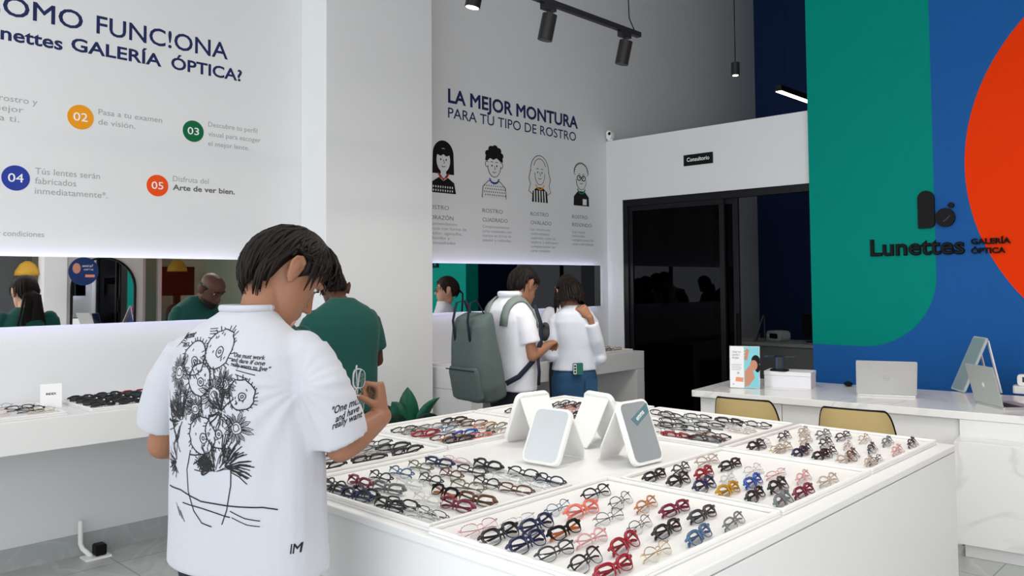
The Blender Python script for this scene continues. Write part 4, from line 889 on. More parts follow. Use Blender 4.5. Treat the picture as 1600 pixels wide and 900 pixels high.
# the rucksack
bag = thing('rucksack', 'grey-green rucksack with navy straps on the back of the man in the white polo', 'bag', M=M3)
BAGM = mat('grey_green_canvas', (.085,.115,.11), .85, noise_amt=.08, noise_scale=12, bump=.1, bump_scale=150); BAGS = mat('light_grey_webbing', (.19,.23,.21), .8); STRAP = mat('navy_strap', (.012,.017,.032), .7)
mb = MB(); tilt = Matrix.Translation((-.01,-.115,.835)) @ Matrix.Rotation(math.radians(13),4,'X') @ Matrix.Scale(1.05,4)
prof = [(.0,.12,.07),(.02,.155,.10),(.10,.168,.112),(.25,.165,.105),(.38,.155,.092),(.46,.15,.078),(.50,.14,.06),(.515,.12,.035)]
mb.loft([ring(z,a,b_,0,-b_,3.2) for z,a,b_ in prof], tilt)
bo = fuse(mb, 'bag_body', BAGM, bag, .008, 3, folds(.005, 12, 6, 9))
mb = MB(); mb.loft([ring(z,a,b_,0,-.205,3.0) for z,a,b_ in ((.03,.11,.02),(.05,.135,.035),(.20,.135,.032),(.235,.125,.02))], tilt); fuse(mb, 'front_pocket', BAGM, bag, .008, 3, folds(.003,12,8,2))
b = MB(); b.tube([tilt@V((-.13,-.235,.225)), tilt@V((0,-.243,.228)), tilt@V((.13,-.235,.225))], .004, 6); b.obj('pocket_zip', STRAP, bag)
for sx in (-.07,.07):
    b = MB(); b.tube([tilt@V((sx,-.175,.38)), tilt@V((sx,-.165,.50)), tilt@V((sx*.9,-.12,.60)), tilt@V((sx*.8,-.06,.60)), tilt@V((sx,-.03,.50))], .013, 8, False, .3, (0,-1,0)); b.obj('handle', STRAP, bag, smooth=True)
bvp = BVHTree.FromPolygons([v.co.copy() for v in sh3.data.vertices], [tuple(p.vertices) for p in sh3.data.polygons])
for sx in (1,-1):
    P = []
    for o_, d_ in [((sx*.085,-.5,1.27),(0,1,0)),((sx*.088,-.5,1.33),(0,1,0)),((sx*.092,-.5,1.38),(0,1,0))]+[((sx*(.096+.25*(y+.08)*.3),y,2),(0,0,-1)) for y in (-.075,-.045,-.01,.03,.06)]+[((sx*.125,.5,1.36),(0,-1,0)),((sx*.130,.5,1.30),(0,-1,0)),((sx*.135,.5,1.25),(0,-1,0))]:
        h = bvp.ray_cast(V(o_), V(d_))
        if h[0] is not None: P.append((h[0]+h[1]*.010, h[1]))
    b = MB(); rings = []
    for i, (p, nn) in enumerate(P):
        tn = (P[min(i+1,len(P)-1)][0]-P[max(i-1,0)][0]).normalized(); sd = tn.cross(nn).normalized()*.030; nn = sd.cross(tn).normalized()*.007
        rings.append([tuple(p-sd-nn*.5), tuple(p-sd*.9+nn), tuple(p+sd*.9+nn), tuple(p+sd-nn*.5), tuple(p-nn)])
    b.loft(rings); b.obj('shoulder_strap', BAGS, bag, smooth=True)
    b = MB(); b.tube([(sx*.125,.10,1.40),(sx*.155,.125,1.28),(sx*.19,.09,1.16),(sx*.212,.0,1.05),(sx*.19,-.10,.96),(sx*.15,-.17,.92)], .017, 8, False, .25, (1,0,0)); b.obj('lower_strap', STRAP, bag, smooth=True)
b = MB(); b.tube([(.226,.03,1.07),(.232,.035,.98),(.230,.03,.90)], .014, 8, False, .25, (1,0,0)); b.obj('strap_end', STRAP, bag, smooth=True)
# pouch held between the two
hp_ = at(851,520,5.38); po = thing('pouch', 'small dark grey pouch held between the couple', 'pouch', hp_); mb = MB(); mb.ball((0,0,0),(.04,.035,.055),16); mb.ball((.01,0,.04),(.028,.025,.03),12); fuse(mb, 'pouch_body', mat('charcoal_cloth', (.04,.043,.046), .8), po, .006, 3, folds(.006,20,20,1)); MB().tube([(-.02,-.03,.05),(0,-.036,.03),(.025,-.03,.05)], .004, 6).obj('drawstring', BLACK, po)
# --- woman in the pale shirt and jeans
p0 = at(896,440,5.7); fc = fwd*.95-right*.28; f_ = V((fc.x,fc.y,0)).normalized(); I4 = (Matrix.Translation((p0.x,p0.y,0)) @ Matrix.Rotation(math.atan2(f_.y,f_.x)-PI/2,4,'Z')).inverted(); R4i = I4.to_3x3()
PW_ = [(.995,.172,.119,0,2.3),(1.05,.160,.112,0,2.3),(1.15,.152,.108,0,2.3),(1.26,.165,.112,-.004,2.3),(1.35,.170,.105,-.012,2.2),(1.41,.145,.088,-.014,2.1),(1.45,.10,.07,-.006,2),(1.475,.070,.06,0,2)]
t4, M4, I4, H4, sh4, _ = figure('person with dark bobbed hair in a pale shirt and jeans, hand at the neck', (p0.x,p0.y), fc, .94, SKIN3, None, BLOUSE, PW_, R4i @ camv(-.25,.80,-.52), R4i @ camv(-.1,.5,.85), tuple(mk(892,474,5.72,I4)),
    [(mk(924,502,5.72,I4), mk(938,560,5.66,I4), mk(922,496,5.60,I4)), (mk(868,502,5.66,I4), mk(860,556,5.62,I4), mk(846,545,5.80,I4))], 'long', DENIM, 'bob', HAIRB, 41, (35,40,30), (.050,.054,.052), name_shirt='shirt', handdirs=[(R4i@camv(-.6,.1,.75), R4i@camv(-.3,.9,0)), (R4i@camv(-.6,.8,.1), R4i@camv(.3,0,-1))])
mb = MB(); tl = mk(925,592,5.68,I4); tk = mk(918,556,5.66,I4); mb.tube([tk, tk.lerp(tl,.5), tl], [.05,.045,.03], 14, True, .5); o = fuse(mb, 'shirt_tail', BLOUSE, t4, .008, 3, folds(.004,14,6,3))
b = MB(); b.rbox(-.045,.045,-.128,-.120,.80,.89,.01,'y', Matrix.Translation((.075,.0,-.01))); b.obj('back_pocket', DENIM, t4)
ph = mk(903,574,5.545,I4); phm = M4 @ Matrix.Translation(ph) ; pt = thing('smartphone', 'green and white phone sticking out of the back pocket of the jeans', 'phone', M=phm)
MB().rbox(-.036,.036,-.004,.004,-.05,.03,.008,'y').obj('phone_body', mat('green_phone', (.03,.14,.11), .3), pt); MB().rbox(-.034,-.012,-.0065,-.004,-.045,.024,.006,'y').obj('camera_island', mat('pale_phone', (.6,.65,.62), .3), pt); b = MB()
for z in (-.03,-.01,.01): b.disc(-.023,z,.007,.007,.002,Matrix(((1,0,0,0),(0,0,-1,-.0064),(0,1,0,0),(0,0,0,1))),14)
b.obj('phone_lens', BLACK, pt)
# --- two assistants that the wall mirrors show
fc = V((.72,-.69,0)); f_ = fc.normalized()
t5, M5, I5, H5, sh5, _ = figure('person with glasses and tied hair in white, seen reflected under the face drawings', (-4.28,5.10), fc, .93, SKIN4, None, POLO, PW_, V((.05,.98,-.05)), V((0,.0,1)), (.0,-.06,1.40),
    [((.165,-.02,1.29),(.20,.10,1.06),(.06,.25,1.30)), ((-.165,-.02,1.29),(-.21,.0,1.02),(-.10,.20,.98))], 'long', NAVYC, 'pony', HAIRD, 51, (35,45,30), (.050,.052,.050), name_shirt='shirt')
g5 = eyeglasses((0,0,0), 0, 'd', 'panto', 'mid', 'slim glasses worn by the assistant seen in the short mirror', None); HW = M5 @ H5; gm_ = HW @ frame(V((-1,0,0)),V((0,-1,0)),V((0,0,1)),V((0,.112,.108))); g5.matrix_world = gm_
fc = V((.98,.16,0))
t6, M6, I6, H6, sh6, _ = figure('person with a long dark ponytail in dark green, seen from behind in the long mirror', (-3.25,1.88), fc, .94, SKIN4, None, TEEG, PW_, V((.25,.92,-.15)), V((0,.1,1)), (.0,.02,1.42),
    [((.17,-.02,1.30),(.205,.04,1.03),(.20,.12,.86)), ((-.17,-.02,1.30),(-.205,.04,1.03),(-.20,.12,.86))], 'short', NAVYC, 'pony', HAIRB, 61, (35,45,30), (.052,.060,.06))
# ------------------------------------------------------------------ reception desk
ang = math.radians(7); DK = Matrix.Translation((-3.10,5.03,0)) @ Matrix.Rotation(ang,4,'Z')
t = thing('reception_desk', 'long white desk with a marble top in front of the mural', 'desk', M=DK)
MB().box(0,4.6,0,.92,.735,.78).obj('desk_top', MARBLE, t, bevel=.003)
b = MB(); b.box(.05,.62,.035,.56,.0,.734); b.box(.624,1.66,.035,.56,0,.734); b.obj('desk_panel', WHITE, t, bevel=.002)
MB().box(1.665,4.6,.004,.56,.60,.734).obj('upper_panel', WHITE, t, bevel=.002)
b = MB(); b.box(1.665,4.6,-.20,.5,.075,.64); o = b.obj('marble_front', MARBLE, t, bevel=.003)
b = MB(); mmv = Matrix.Translation((0,-.2005,0)) @ Matrix(((1,0,0,0),(0,0,-1,0),(0,1,0,0),(0,0,0,1)))
b.ribbon([(2.02,.09),(2.0,.17),(2.015,.25),(2.06,.33),(2.11,.39),(2.2,.45),(2.3,.5),(2.42,.58)], .007, .0006, mmv); b.ribbon([(2.06,.33),(2.16,.36),(2.3,.37)], .003, .0006, mmv); b.obj('marble_vein', mat('grey_vein', (.42,.42,.42), .3), o)
MB().box(1.70,4.6,-.16,.5,.0,.0745).obj('plinth', WHITE, t, bevel=.002)
def dk(px, py, z=.78): return atz(px, py, z)
# mustard chairs
MUST = mat('mustard_shell', (.56,.42,.19), .5, noise_amt=.03)
def chair(loc, rz, label):
    t = thing('desk_chair', label, 'chair', loc, rz, 'mustard chairs at the desk')
    def shell(off):
        P = []
        N = 41
        for i in range(N):
            u = -1+2*i/(N-1); a = abs(u); x = .205*math.sin(u*1.25)/math.sin(1.25); y = -.20+.13*a**2.2
            zt = .845-.012*a**2-.20*max(0,(a-.62)/.38)**2; P.append((x,y,zt))
        return P
    P = shell(0); rings = []
    for x, y, zt in P:
        d = Vector((x,y+.35)).normalized()*.009
        rings.append([(x*.86,y+.04,.47),(x,y,.47+(zt-.47)*.6),(x*1.0,y-.012,zt),(x+d.x*.2,y+.0,zt+.001),(x,y+.012,.47+(zt-.47)*.6),(x*.86,y+.055,.47)])
    MB().loft(rings).obj('backrest', MUST, t, smooth=False)
    b = MB(); b.tube([(x*1.0,y-.006,zt+.003) for x,y,zt in P], .0065, 8); b.obj('backrest_rim', BLACK, t, smooth=True)
    MB().rbox(-.2,.2,-.17,.22,.43,.475,.06,'z').obj('seat', MUST, t, bevel=.01)
    for sx in (-1,1):
        for sy in (-1,1): MB().tube([(sx*.15,.02+sy*.13,.432),(sx*.20,.02+sy*.19,.012)], [.014,.010], 8).obj('leg', BLACKM, t, smooth=True)
chair((-2.42,4.62,0), math.radians(6), 'mustard chair with black rim nearer the acrylic poster stand')
chair((-1.79,4.66,0), math.radians(8), 'mustard chair with black rim nearer the open laptops')
# acrylic poster stand
p = dk(1164,607); t = thing('poster_stand', 'acrylic stand holding a printed poster on the desk', 'sign', (p.x,p.y,.78), math.radians(24)); PW, PH = .105, .30
q = Matrix.Rotation(math.radians(-6),4,'X')
MB().box(-PW,PW,-.003,.003,0,PH,q).obj('acrylic_holder', glassy('acrylic', (.9,.93,.94), .12), t)
FL = q @ Matrix(((1,0,0,0),(0,0,-1,-.0035),(0,1,0,0),(0,0,0,1)))
ps = MB().box(-PW+.004,PW-.004,-.0034,-.0031,.004,PH-.004,q).obj('poster', mat('poster_paper', (.82,.83,.84), .5), t)
MB().poly([(-.005,.006),(PW-.006,.006),(PW-.006,PH-.006),(-.005,PH-.006)], .0006, FL).obj('poster_photo', mat('poster_aqua', (.22,.60,.68), .5), ps)
b = MB(); b.poly([(.0,.012),(.028,.02),(.068,.075),(.055,.135),(.03,.16),(.0,.12)], .0010, FL); b.disc(.062,.165,.026,.036,.0013,FL,18); b.poly([(-.003,.2),(.018,.2),(.032,.27),(.012,.285)], .001, FL); b.obj('poster_figure', mat('poster_skin', (.55,.26,.17), .6), ps)
b = MB(); b.disc(.076,.195,.03,.042,.0011,FL,18); b.disc(.088,.15,.018,.035,.0011,FL,14); b.obj('poster_hair', BLACK, ps)
b = MB()
for i in range(3): b.poly([(-.003,.215+.022*i),(.016+.003*i,.222+.022*i),(.017+.003*i,.230+.022*i),(-.003,.223+.022*i)], .0015, FL)
b.obj('poster_stripes', mat('poster_red', (.7,.2,.15), .6), ps)
b = MB()
for i, (s_, wd) in enumerate([('¡TRAE TUS','.06'),('LENTES Y','.052'),('PRUEBA!','.046')]): b.add(*text_mesh(s_, x0=-.085, x1=-.085+float(wd), base=.25-.021*i, cap=.012, bold=.02, t=.0006), FL)
b.obj('poster_text', mat('poster_grey', (.25,.25,.27), .6), ps)
b = MB()
for i in range(4): b.poly([(-.09,.165-.012*i),(-.02-.01*(i%2),.165-.012*i),(-.02-.01*(i%2),.169-.012*i),(-.09,.169-.012*i)], .0005, FL)
b.disc(-.045,.108,.009,.009,.0006,FL,12); b.disc(-.078,.028,.006,.006,.0006,FL,12); b.obj('poster_marks', mat('poster_pale', (.45,.46,.5), .6), ps)
b = MB(); b.poly([(-.065,.05),(-.012,.045),(-.008,.075),(-.06,.08)], .0007, FL); b.obj('poster_badge', mat('poster_coral', (.80,.30,.18), .6), ps)
MB().box(-PW,PW,.0,.07,0,.003).obj('stand_foot', glassy('acrylic', (.9,.93,.94), .12), t)
# box on the desk
p = dk(1225,606); t = thing('storage_box', 'plain white low box beside the poster stand on the desk', 'box', (p.x-.0,p.y+.10,.78), math.radians(14))
MB().box(-.16,.16,-.10,.10,0,.085).obj('box_body', mat('white_card_box', (.80,.80,.84), .6), t, bevel=.002); MB().box(-.162,.162,-.102,.102,.086,.115).obj('box_lid', mat('white_card_box', (.80,.80,.84), .6), t, bevel=.002)
p = atz(1215,580,.895); t = thing('acrylic_riser', 'clear acrylic stand on a black base on top of the white box', 'stand', (p.x,p.y+.03,.895), math.radians(10)); AC = glassy('acrylic', (.9,.93,.94), .12)
b = MB(); b.box(-.02,.02,-.02,.02,.012,.10); b.obj('stand_column', AC, t); MB().box(-.09,.09,-.06,.06,.10,.105).obj('stand_plate', AC, t); MB().rbox(-.06,.06,-.045,.045,0,.012,.02,'z').obj('stand_base', BLACK, t)
# laptops
ALU = mat('silver_aluminium', (.62,.63,.63), .35, metal=.55); ALUD = mat('space_grey_aluminium', (.50,.54,.525), .4, metal=.45); KEYS = mat('dark_keys', (.03,.03,.035), .6); SCREEN = mat('screen_glass', (.01,.01,.012), .08)
def laptop(loc, rz, w, dpt, h, lean, m, label, logo):
    t = thing('laptop', label, 'laptop', loc, rz, 'laptops on the desk'); g = MB()
    MB().rbox(-w/2,w/2,0,dpt,0,.014,.012,'z').obj('laptop_base', m, t, bevel=.002)
    kb = MB().box(-w/2+.02,w/2-.02,.03,dpt*.58,.0142,.0150).obj('keyboard', KEYS, t)
    MB().box(-.05,.05,dpt*.64,dpt*.95,.0142,.0146).obj('touchpad', m, t)
    T = Matrix.Translation((0,.004,.016)) @ Matrix.Rotation(math.radians(lean),4,'X')
    lid = MB().rbox(-w/2,w/2,-.006,0,0,h,.008,'y',T).obj('lid', m, t, bevel=.0015)
    MB().box(-w/2+.008,w/2-.008,.0,.0006,.012,h-.008,T).obj('screen', SCREEN, t)
    FLg = T @ Matrix(((1,0,0,0),(0,0,-1,-.0061),(0,1,0,h*.5),(0,0,0,1))); b = MB()
    if logo == 'hp':
        b.ribbon([(.018*math.cos(k*PI/12),.018*math.sin(k*PI/12)) for k in range(24)], .0025, .0006, FLg, True)
        b.add(*text_mesh('hp', x0=-.009, x1=.009, base=-.005, cap=.011, bold=.01, t=.0006, shear=.25), FLg); b.obj('lid_emblem', mat('emblem_grey', (.42,.43,.43), .3), lid)
    else:
        b.poly([(x*.001,y*.001) for x, y in [(0,9),(4,11),(8,10.5),(11,7.5),(8.5,4),(8.3,0),(11.5,-4.5),(9,-10),(5.5,-13.5),(2.5,-13),(0,-12.2),(-2.5,-13),(-5.5,-13.5),(-9,-9.5),(-11.5,-3),(-11,4),(-8,9.5),(-4,11)]], .0006, FLg)
        b.poly([(.0002,.0125),(.001,.016),(.004,.019),(.0055,.0195),(.005,.0155),(.002,.013)], .0006, FLg); b.obj('lid_emblem', mat('emblem_white', (.9,.9,.9), .3), lid)
p = (dk(1338,618)+dk(1433,622))/2; p2 = dk(1433,622)-dk(1338,618)
laptop((p.x,p.y,.78), math.atan2(p2.y,p2.x), .36, .235, .255, 27, ALU, 'open silver laptop seen from behind its lid, near the computer mouse', 'hp')
p = (dk(1524,630)+dk(1568,641))/2; p2 = dk(1568,641)-dk(1524,630)
laptop((p.x,p.y,.78), math.atan2(p2.y,p2.x)+.0, p2.length, .22, .24, 14, ALUD, 'open dark grey laptop with a bright emblem, near the leaning desk mirror', 'fruit')
p = dk(1323,604); t = thing('computer_mouse', 'small black mouse lying on the marble desk top', 'mouse', (p.x,p.y+.03,.78), math.radians(20))
MB().ball((0,0,.017),(.031,.055,.0169),16).obj('mouse_shell', BLACK, t, smooth=True); MB().ball((0,.03,.028),(.004,.01,.006),8).obj('scroll_wheel', mat('dark_slate', (.03,.035,.045), .4), t, smooth=True)
p = dk(1497,611); t = thing('desk_mirror', 'tall grey A-frame mirror leaning on the desk behind the laptops', 'mirror', (p.x,p.y-.03,.78), math.radians(-52))
q = Matrix.Translation((0,0,.006)) @ Matrix.Rotation(math.radians(-24),4,'X'); MB().rbox(-.10,.10,0,.014,0,.40,.02,'y',q).obj('mirror_frame', mat('pale_grey_plastic', (.48,.53,.54), .4), t, bevel=.002)
MB().rbox(-.09,.09,-.001,.0004,.012,.39,.016,'y',q).obj('mirror_glass', mat('hazy_mirror', (.62,.68,.70), .45, metal=.7), t)
q2 = Matrix.Translation((0,.172,.350)) @ Matrix.Rotation(math.radians(12),4,'X'); b = MB(); b.box(-.09,-.066,0,.008,-.355,0,q2); b.box(.066,.09,0,.008,-.355,0,q2); b.box(-.066,.066,0,.008,-.03,0,q2); b.obj('strut', FRAMEW, t, bevel=.001)
p = dk(1604,616); t = thing('card_terminal', 'white payment device on the desk at the picture edge', 'device', (p.x,p.y+.05,.78), math.radians(8))
MB().rbox(-.085,.085,-.06,.06,0,.05,.02,'z').obj('device_base', FRAMEW, t, bevel=.004); MB().rbox(-.06,.06,-.025,.04,.05,.125,.02,'y').obj('device_head', FRAMEW, t, bevel=.004); MB().box(-.03,.03,-.027,-.0245,.075,.11).obj('device_screen', mat('dark_slate', (.03,.035,.045), .4), t)
# ------------------------------------------------------------------ consulting room behind the glass
CAB = mat('grey_cabinet', (.22,.225,.225), .6)
t = thing('cabinet', 'grey cabinet inside the consulting room, topped with equipment', 'cabinet', (-4.75,8.3,0))
MB().box(0,1.9,0,.6,.04,.835).obj('cabinet_body', CAB, t, bevel=.003); MB().box(-.05,1.95,-.03,.62,.836,.87).obj('cabinet_top', mat('grey_worktop', (.34,.35,.35), .5), t, bevel=.003); MB().box(.05,1.85,.03,.58,0,.039).obj('plinth', BLACK, t)
p = atz(1213,533,.87); t = thing('lens_meter', 'rounded pale device standing on the consulting room cabinet', 'device', (p.x,p.y+.05,.87), math.radians(-20))
MB().rbox(-.11,.11,-.08,.08,0,.115,.045,'y').obj('device_shell', mat('pale_grey_plastic', (.48,.53,.54), .4), t, bevel=.012); MB().rbox(-.05,.07,-.084,-.0795,.03,.085,.015,'y').obj('device_window', SCREEN, t); MB().disc(-.065,.06,.012,.012,.003,Matrix(((1,0,0,0),(0,0,-1,-.0805),(0,1,0,0),(0,0,0,1))),14).obj('device_knob', FRAMEW, t)
p = atz(1258,536,.87); t = thing('monitor', 'black monitor at the edge of the mural on the consulting room cabinet', 'monitor', (p.x+.06,p.y+.12,.87), math.radians(-15))
MB().rbox(-.17,.17,0,.025,.05,.30,.008,'y').obj('screen_panel', BLACK, t); MB().box(-.02,.02,.026,.04,.01,.18).obj('monitor_neck', BLACKM, t); MB().rbox(-.09,.09,-.05,.09,0,.01,.02,'z').obj('monitor_foot', BLACKM, t)
p = Vector((-4.43,8.36,.8735)); t = thing('tablet', 'thin grey tablet leaning at the edge of the consulting room cabinet', 'tablet', (p.x+.03,p.y+.12,.87), math.radians(-68)); q = Matrix.Rotation(math.radians(-18),4,'X')
MB().rbox(-.11,.11,0,.012,0,.30,.012,'y',q).obj('tablet_body', mat('dark_grey_plastic', (.10,.105,.11), .4), t); MB().box(-.1,.1,-.001,.0003,.012,.288,q).obj('tablet_screen', SCREEN, t); MB().box(-.03,.03,.10,.108,0,.26,Matrix.Identity(4)).obj('strut', mat('dark_grey_plastic', (.10,.105,.11), .4), t)
# ------------------------------------------------------------------ lights and small wall things
def fill_light(t, loc, w, h, power):
    l = bpy.data.lights.new('fill_light','AREA'); l.shape = 'RECTANGLE'; l.size = w; l.size_y = h; l.energy = power; l.color = (1,.955,.89); l.spread = math.radians(150)
    o = bpy.data.objects.new('fill_light', l); COL.objects.link(o); o.parent = t; o.location = loc
def spot(t, y, lit=False, hang=True):
    b = MB(); b.box(-.018,.018,y-.05,y+.05,-.045,-.012); b.cyl((0,y,-.045),(0,y,-.075),.009); b.obj('adapter', BLACKM, t)
    T0, T1 = Vector((.015,y-.005,-.072)), Vector((-.012,y-.02,-.215))
    k = MB().cyl(T0,T1,.042,None,24).obj('spot_can', BLACKM, t, smooth=False)
    d = (T1-T0).normalized(); MB().cyl(T1-d*.002, T1+d*.0015, .035,None,24).obj('diffuser', LEDL if lit else mat('dark_slate', (.03,.035,.045), .4), t)
t = thing('track_light', 'black ceiling track with two dark cylinder spotlights on a thin cable', 'lamp', (-2.985,0,3.115))
MB().box(-.017,.017,2.6,4.29,-.012,.02).obj('track', BLACKM, t, bevel=.002); spot(t, 3.41); spot(t, 4.13); fill_light(t, (0,3.8,-.24), .08, .9, 17)  # area light added below the unlit spots to brighten the lettered wall
b = MB(); b.tube([(0,4.24,.02),(-.02,4.21,.10),(-.02,4.2,.3),(-.02,4.2,2.13)], .004, 6); b.obj('cable', BLACK, t); b = MB(); b.tube([(0,2.8,.02),(0,2.8,2.13)], .004, 6); b.obj('cable', BLACK, t)
t = thing('track_light', 'lit cylinder spotlight cut by the top picture edge above the heading', 'lamp', (-3.14,0,3.24))
MB().box(-.017,.017,1.6,3.3,-.012,.02).obj('track', BLACKM, t, bevel=.002); spot(t, 3.0, True); b = MB(); b.tube([(0,1.8,.02),(0,1.8,2.06)], .004, 6); b.obj('cable', BLACK, t); b = MB(); b.tube([(0,3.2,.02),(0,3.2,2.06)], .004, 6); b.obj('cable', BLACK, t)
for x, y in ((-1.6,1.5),(-1.6,3.6),(.6,2.6),(-3.3,.3)):  # lamp bars out of view, added to brighten the shop
    t = thing('linear_lamp', 'long added fill lamp bar over the shop at %s metres' % x, 'lamp', (x,y,3.9), 0, 'added lamp bars over the shop')
    t['label'] = 'unseen lamp bar added to brighten the shop floor'
    MB().box(-.05,.05,-.75,.75,.012,.07).obj('lamp_housing', FRAMEW, t); MB().box(-.045,.045,-.745,.745,0,.0119).obj('diffuser', LEDL, t); b = MB(); b.tube([(0,-.6,.07),(0,-.6,ZC-3.9)], .003, 6); b.obj('cable', BLACK, t); b = MB(); b.tube([(0,.6,.07),(0,.6,ZC-3.9)], .003, 6); b.obj('cable', BLACK, t)
    fill_light(t, (0,0,-.01), .3, 1.5, {-3.3:3,.6:20}.get(x, 24 if y > 3 else 11))
p = at(1149,108,6.4); t = thing('pendant_lamp', 'small black cylinder pendant hanging on a long thin cord', 'lamp', p)
MB().cyl((0,0,-.05),(0,0,.05),.033,None,20).obj('lamp_shade', BLACKM, t); MB().tube([(0,0,.05),(0,0,ZC-p.z)], .004, 6).obj('cord', BLACK, t); MB().cyl((0,0,-.052),(0,0,-.0495),.022,None,16).obj('diffuser', LEDL, t)
p = at(1216,143,7.6); q = p+Vector((0,1,0)); t = thing('linear_lamp', 'glowing warm light bar beside the mural edge above the partition', 'lamp', p)
d = (q-p); d.z = 0; d = d.normalized(); e = d*1.4
b = MB(); b.box(-.03,.03,-1.4,0,.006,.06); o = b.obj('lamp_housing', BLACKM, t); o.rotation_euler = (0,0,math.atan2(-d.x,d.y)+PI)
o = MB().box(-.026,.026,-1.395,-.005,0,.0055).obj('diffuser', LEDL, t); o.rotation_euler = (0,0,math.atan2(-d.x,d.y)+PI)
for k in (.15,1.2): MB().tube([tuple(d*k+Vector((0,0,.06))), tuple(d*k+Vector((0,0,ZC-p.z)))], .003, 6).obj('cable', BLACK, t)
t = thing('security_camera', 'small white camera with a black lens on top of the partition', 'camera', (-5.04,6.70,2.985))
MB().rbox(-.034,.034,-.03,.03,.012,.105,.03,'y').obj('camera_body', FRAMEW, t, bevel=.006); MB().cyl((0,0,0),(0,0,.013),.03).obj('camera_base', FRAMEW, t); MB().ball((.014,-.03,.07),(.017,.012,.017),16).obj('camera_lens', BLACK, t, smooth=True)
t = thing('floor_bracket', 'white floor post with a foot plate under the long counter', 'bracket', (-4.98,1.745,0), math.radians(0))
MB().box(-.05,.05,-.07,.07,0,.012).obj('foot_plate', FRAMEW, t, bevel=.002); b = MB(); b.tube([(-.02,-.02,.012),(-.045,-.055,.05),(-.055,-.065,.08),(-.055,-.065,.20)], .014, 8); b.obj('post', FRAMEW, t, smooth=True)
MB().rbox(-.03,.03,-.012,.05,.0125,.075,.012,'x').obj('stopper', BLACK, t, bevel=.004)
# ------------------------------------------------------------------ plant
LEAF = mat('dark_green_leaf', (.008,.078,.042), .35, noise_amt=.25, noise_scale=9); LEAFD = mat('deep_green_leaf', (.006,.03,.022), .4, noise_amt=.2)
pl = at(640,650,4.25); t = thing('potted_plant', 'broad leaved dark green plant standing behind the island', 'plant', (pl.x,pl.y,0))
b = MB(); b.loft([[(r*math.cos(2*PI*k/24), r*math.sin(2*PI*k/24), z) for k in range(24)] for r, z in ((.12,0),(.15,.02),(.18,.5),(.185,.52),(.165,.52),(.16,.47))]); b.obj('pot', mat('charcoal_pot', (.05,.05,.055), .6), t, smooth=False)
MB().disc(0,0,.158,.158,.02,Matrix.Translation((0,0,.465)),24).obj('soil', mat('dark_soil', (.03,.02,.015), .9), t)
def leaf(pts, w, m, twist=0):
    P = [Vector(p) for p in pts]; N = 12; b = MB(); v = []; f = []
    def bez(u):
        a = [p.copy() for p in P]
        while len(a) > 1: a = [a[i].lerp(a[i+1], u) for i in range(len(a)-1)]
        return a[0]
    for i in range(N+1):
        u = i/N; c = bez(u); tn = (bez(min(1,u+.02))-bez(max(0,u-.02))).normalized()
        side = tn.cross(Vector((fwd.x,fwd.y,.25))).normalized()
        if twist: side = Matrix.Rotation(twist*u,3,tn) @ side
        nrm = side.cross(tn); ww = w*max(.04, math.sin(PI*min(1,max(0,(u-.22)/.78)))**.75) if u > .22 else w*.06
        v += [c-side*ww+nrm*ww*.3, c-nrm*.002, c+side*ww+nrm*ww*.3]
    for i in range(N):
        for k in (0,1): f.append((i*3+k,i*3+k+1,i*3+k+4,i*3+k+3))
    b.add(v, f); o = b.obj('leaf', m, t, smooth=True); s = o.modifiers.new('thickness','SOLIDIFY'); s.thickness = .0025; return o
def L(px, py, d=4.2): q = at(px, py, d); return (q.x-pl.x, q.y-pl.y, q.z)
c0 = (0,0,.48)
leaf([c0, L(640,665), L(636,640), L(637,605)], .055, LEAF)
leaf([c0, L(648,662), L(660,640), L(687,621)], .032, LEAF, .6)
leaf([c0, L(645,655), L(665,640), L(690,656)], .035, LEAFD, 1.0)
leaf([c0, L(625,660), L(622,640), L(612,628)], .05, LEAF, -.4)
leaf([c0, L(615,668), L(600,650), L(592,640,4.35)], .07, LEAFD)
leaf([c0, L(622,670), L(612,662), L(598,662,4.1)], .08, LEAFD, .3)
leaf([c0, L(650,668), L(640,655), L(625,650,4.4)], .08, LEAFD, -.5)
leaf([c0, L(660,672), L(676,668), L(690,672,4.5)], .05, LEAFD, .5)
leaf([c0, L(650,670), L(600,640,4.5), L(575,660,4.6)], .06, LEAFD, .2)
# ------------------------------------------------------------------ things across the shop that the wall mirrors show
t = thing('arched_mirror', 'tall arched mirror in a black rim, seen reflected in the long mirror', 'mirror', (XR+.02,4.37,.35))
n = 20; arch = [(-.43,0),(.43,0),(.43,1.15)]+[(.43*math.cos(k*PI/n),1.15+.43*math.sin(k*PI/n)) for k in range(1,n)]+[(-.43,1.15)]
MR_ = Matrix(((0,0,-1,-.004),(-1,0,0,0),(0,1,0,0),(0,0,0,1)))
MB().poly(arch, .012, MR_).obj('mirror_glass', MIRROR, t); MB().ribbon(arch, .03, .03, MR_, True).obj('mirror_rim', BLACK, t)
t = thing('round_sign', 'round navy hanging sign with an offer, seen reflected in the long mirror', 'sign', (1.72,3.93,1.73)); RS = Matrix(((0,0,-1,0),(-1,0,0,0),(0,1,0,0),(0,0,0,1)))
MB().disc(0,0,.19,.19,.012,RS,40).obj('sign_disc', mat('navy_sign', (.01,.035,.14), .5), t)
b = MB(); b.add(*text_mesh('Tus lentes', x0=-.12, x1=.02, base=.06, cap=.03, bold=.03, t=.014), RS); b.add(*text_mesh('en 1 hora', x0=-.12, x1=.0, base=.015, cap=.025, bold=.02, t=.014), RS); b.obj('sign_text', mat('white_vinyl', (.85,.85,.85), .5), t)
MB().poly([(-.14,-.08),(-.02,-.08),(-.02,-.045),(-.14,-.045)], .014, RS).obj('sign_badge', mat('poster_coral', (.80,.30,.18), .6), t)
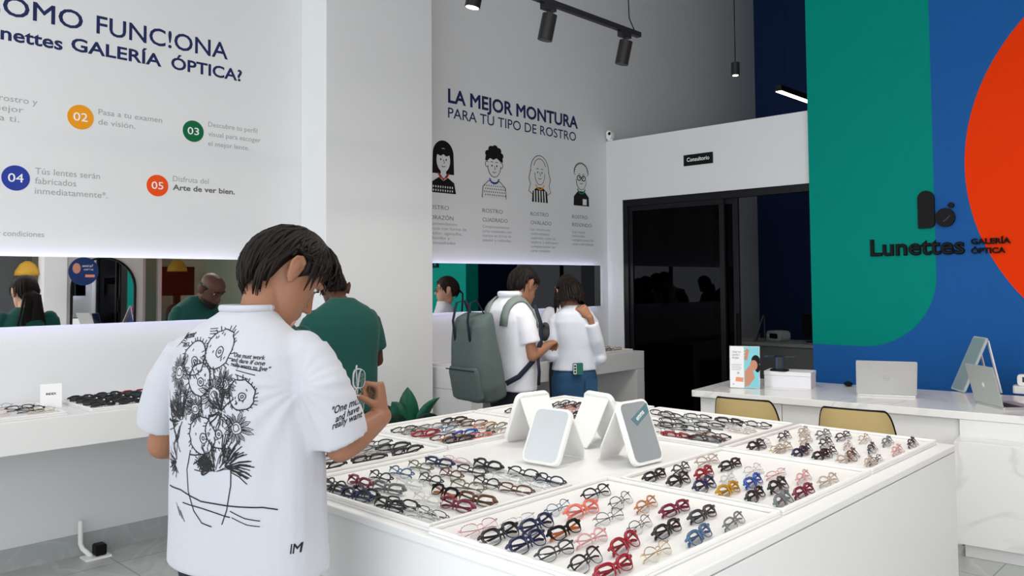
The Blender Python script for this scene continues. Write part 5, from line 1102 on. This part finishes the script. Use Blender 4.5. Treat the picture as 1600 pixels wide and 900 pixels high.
b = MB(); b.disc(.09,.04,.05,.07,.014,RS,20); b.obj('sign_picture', mat('poster_skin', (.55,.26,.17), .6), t); MB().tube([(-.006,0,.19),(-.006,0,ZC-1.73)], .003, 6).obj('cord', BLACK, t)
YEL = mat('yellow_shade', (.62,.34,.04), .5)
def pendant(x, y, z, label):
    t = thing('pendant_lamp', label, 'lamp', (x,y,z), 0, 'yellow pendants of the neighbouring room')
    b = MB(); b.loft([[(r*math.cos(2*PI*k/24), r*math.sin(2*PI*k/24), zz) for k in range(24)] for r, zz in ((.16,0),(.15,.06),(.09,.16),(.03,.20),(.025,.20),(.085,.155),(.145,.055),(.155,0))]); b.obj('lamp_shade', YEL, t, smooth=True); MB().tube([(0,0,.195),(0,0,ZC-z)], .004, 6).obj('cord', BLACK, t); l = bpy.data.lights.new('pendant_bulb','POINT'); l.energy = 110; l.color = (1,.86,.66); l.shadow_soft_size = .05; lo = bpy.data.objects.new('pendant_bulb', l); COL.objects.link(lo); lo.parent = t; lo.location = (0,0,.05)
pendant(XR+1.2, 5.95, 1.76, 'yellow dome pendant beyond the glass partition in the long mirror')
pendant(XR+.3, 3.47, 1.68, 'yellow dome pendant by the dark panel in the long mirror')
t = thing('wall_screen', 'dark screen on the white pier beyond the glass partition', 'screen', (XR+1.7,6.2,1.35)); MB().box(.0,.03,-.28,.28,0,.5).obj('screen_panel', BLACK, t)
t['label'] = 'dark flat screen beyond the glass partition, seen in the long mirror'; MB().box(.03,.12,-.05,.05,-1.35,.3).obj('screen_post', BLACKM, t)
t = thing('office_chair', 'dark office chair beyond the glass partition, seen in the long mirror', 'chair', (XR+1.0,5.85,0), math.radians(60))
MB().rbox(-.23,.23,-.03,.04,.62,1.22,.16,'y').obj('backrest', mat('charcoal_pot', (.05,.05,.055), .6), t, bevel=.01); MB().rbox(-.24,.24,0,.46,.44,.52,.1,'z').obj('seat', mat('charcoal_pot', (.05,.05,.055), .6), t, bevel=.01); MB().box(-.03,.03,.0,.03,.50,.64).obj('back_post', BLACKM, t)
b = MB(); b.cyl((0,.22,.06),(0,.22,.44),.025)
for k in range(5): b.tube([(0,.22,.07),(.28*math.cos(k*1.2566),.22+.28*math.sin(k*1.2566),.03)], .016, 6)
b.obj('chair_base', BLACKM, t)
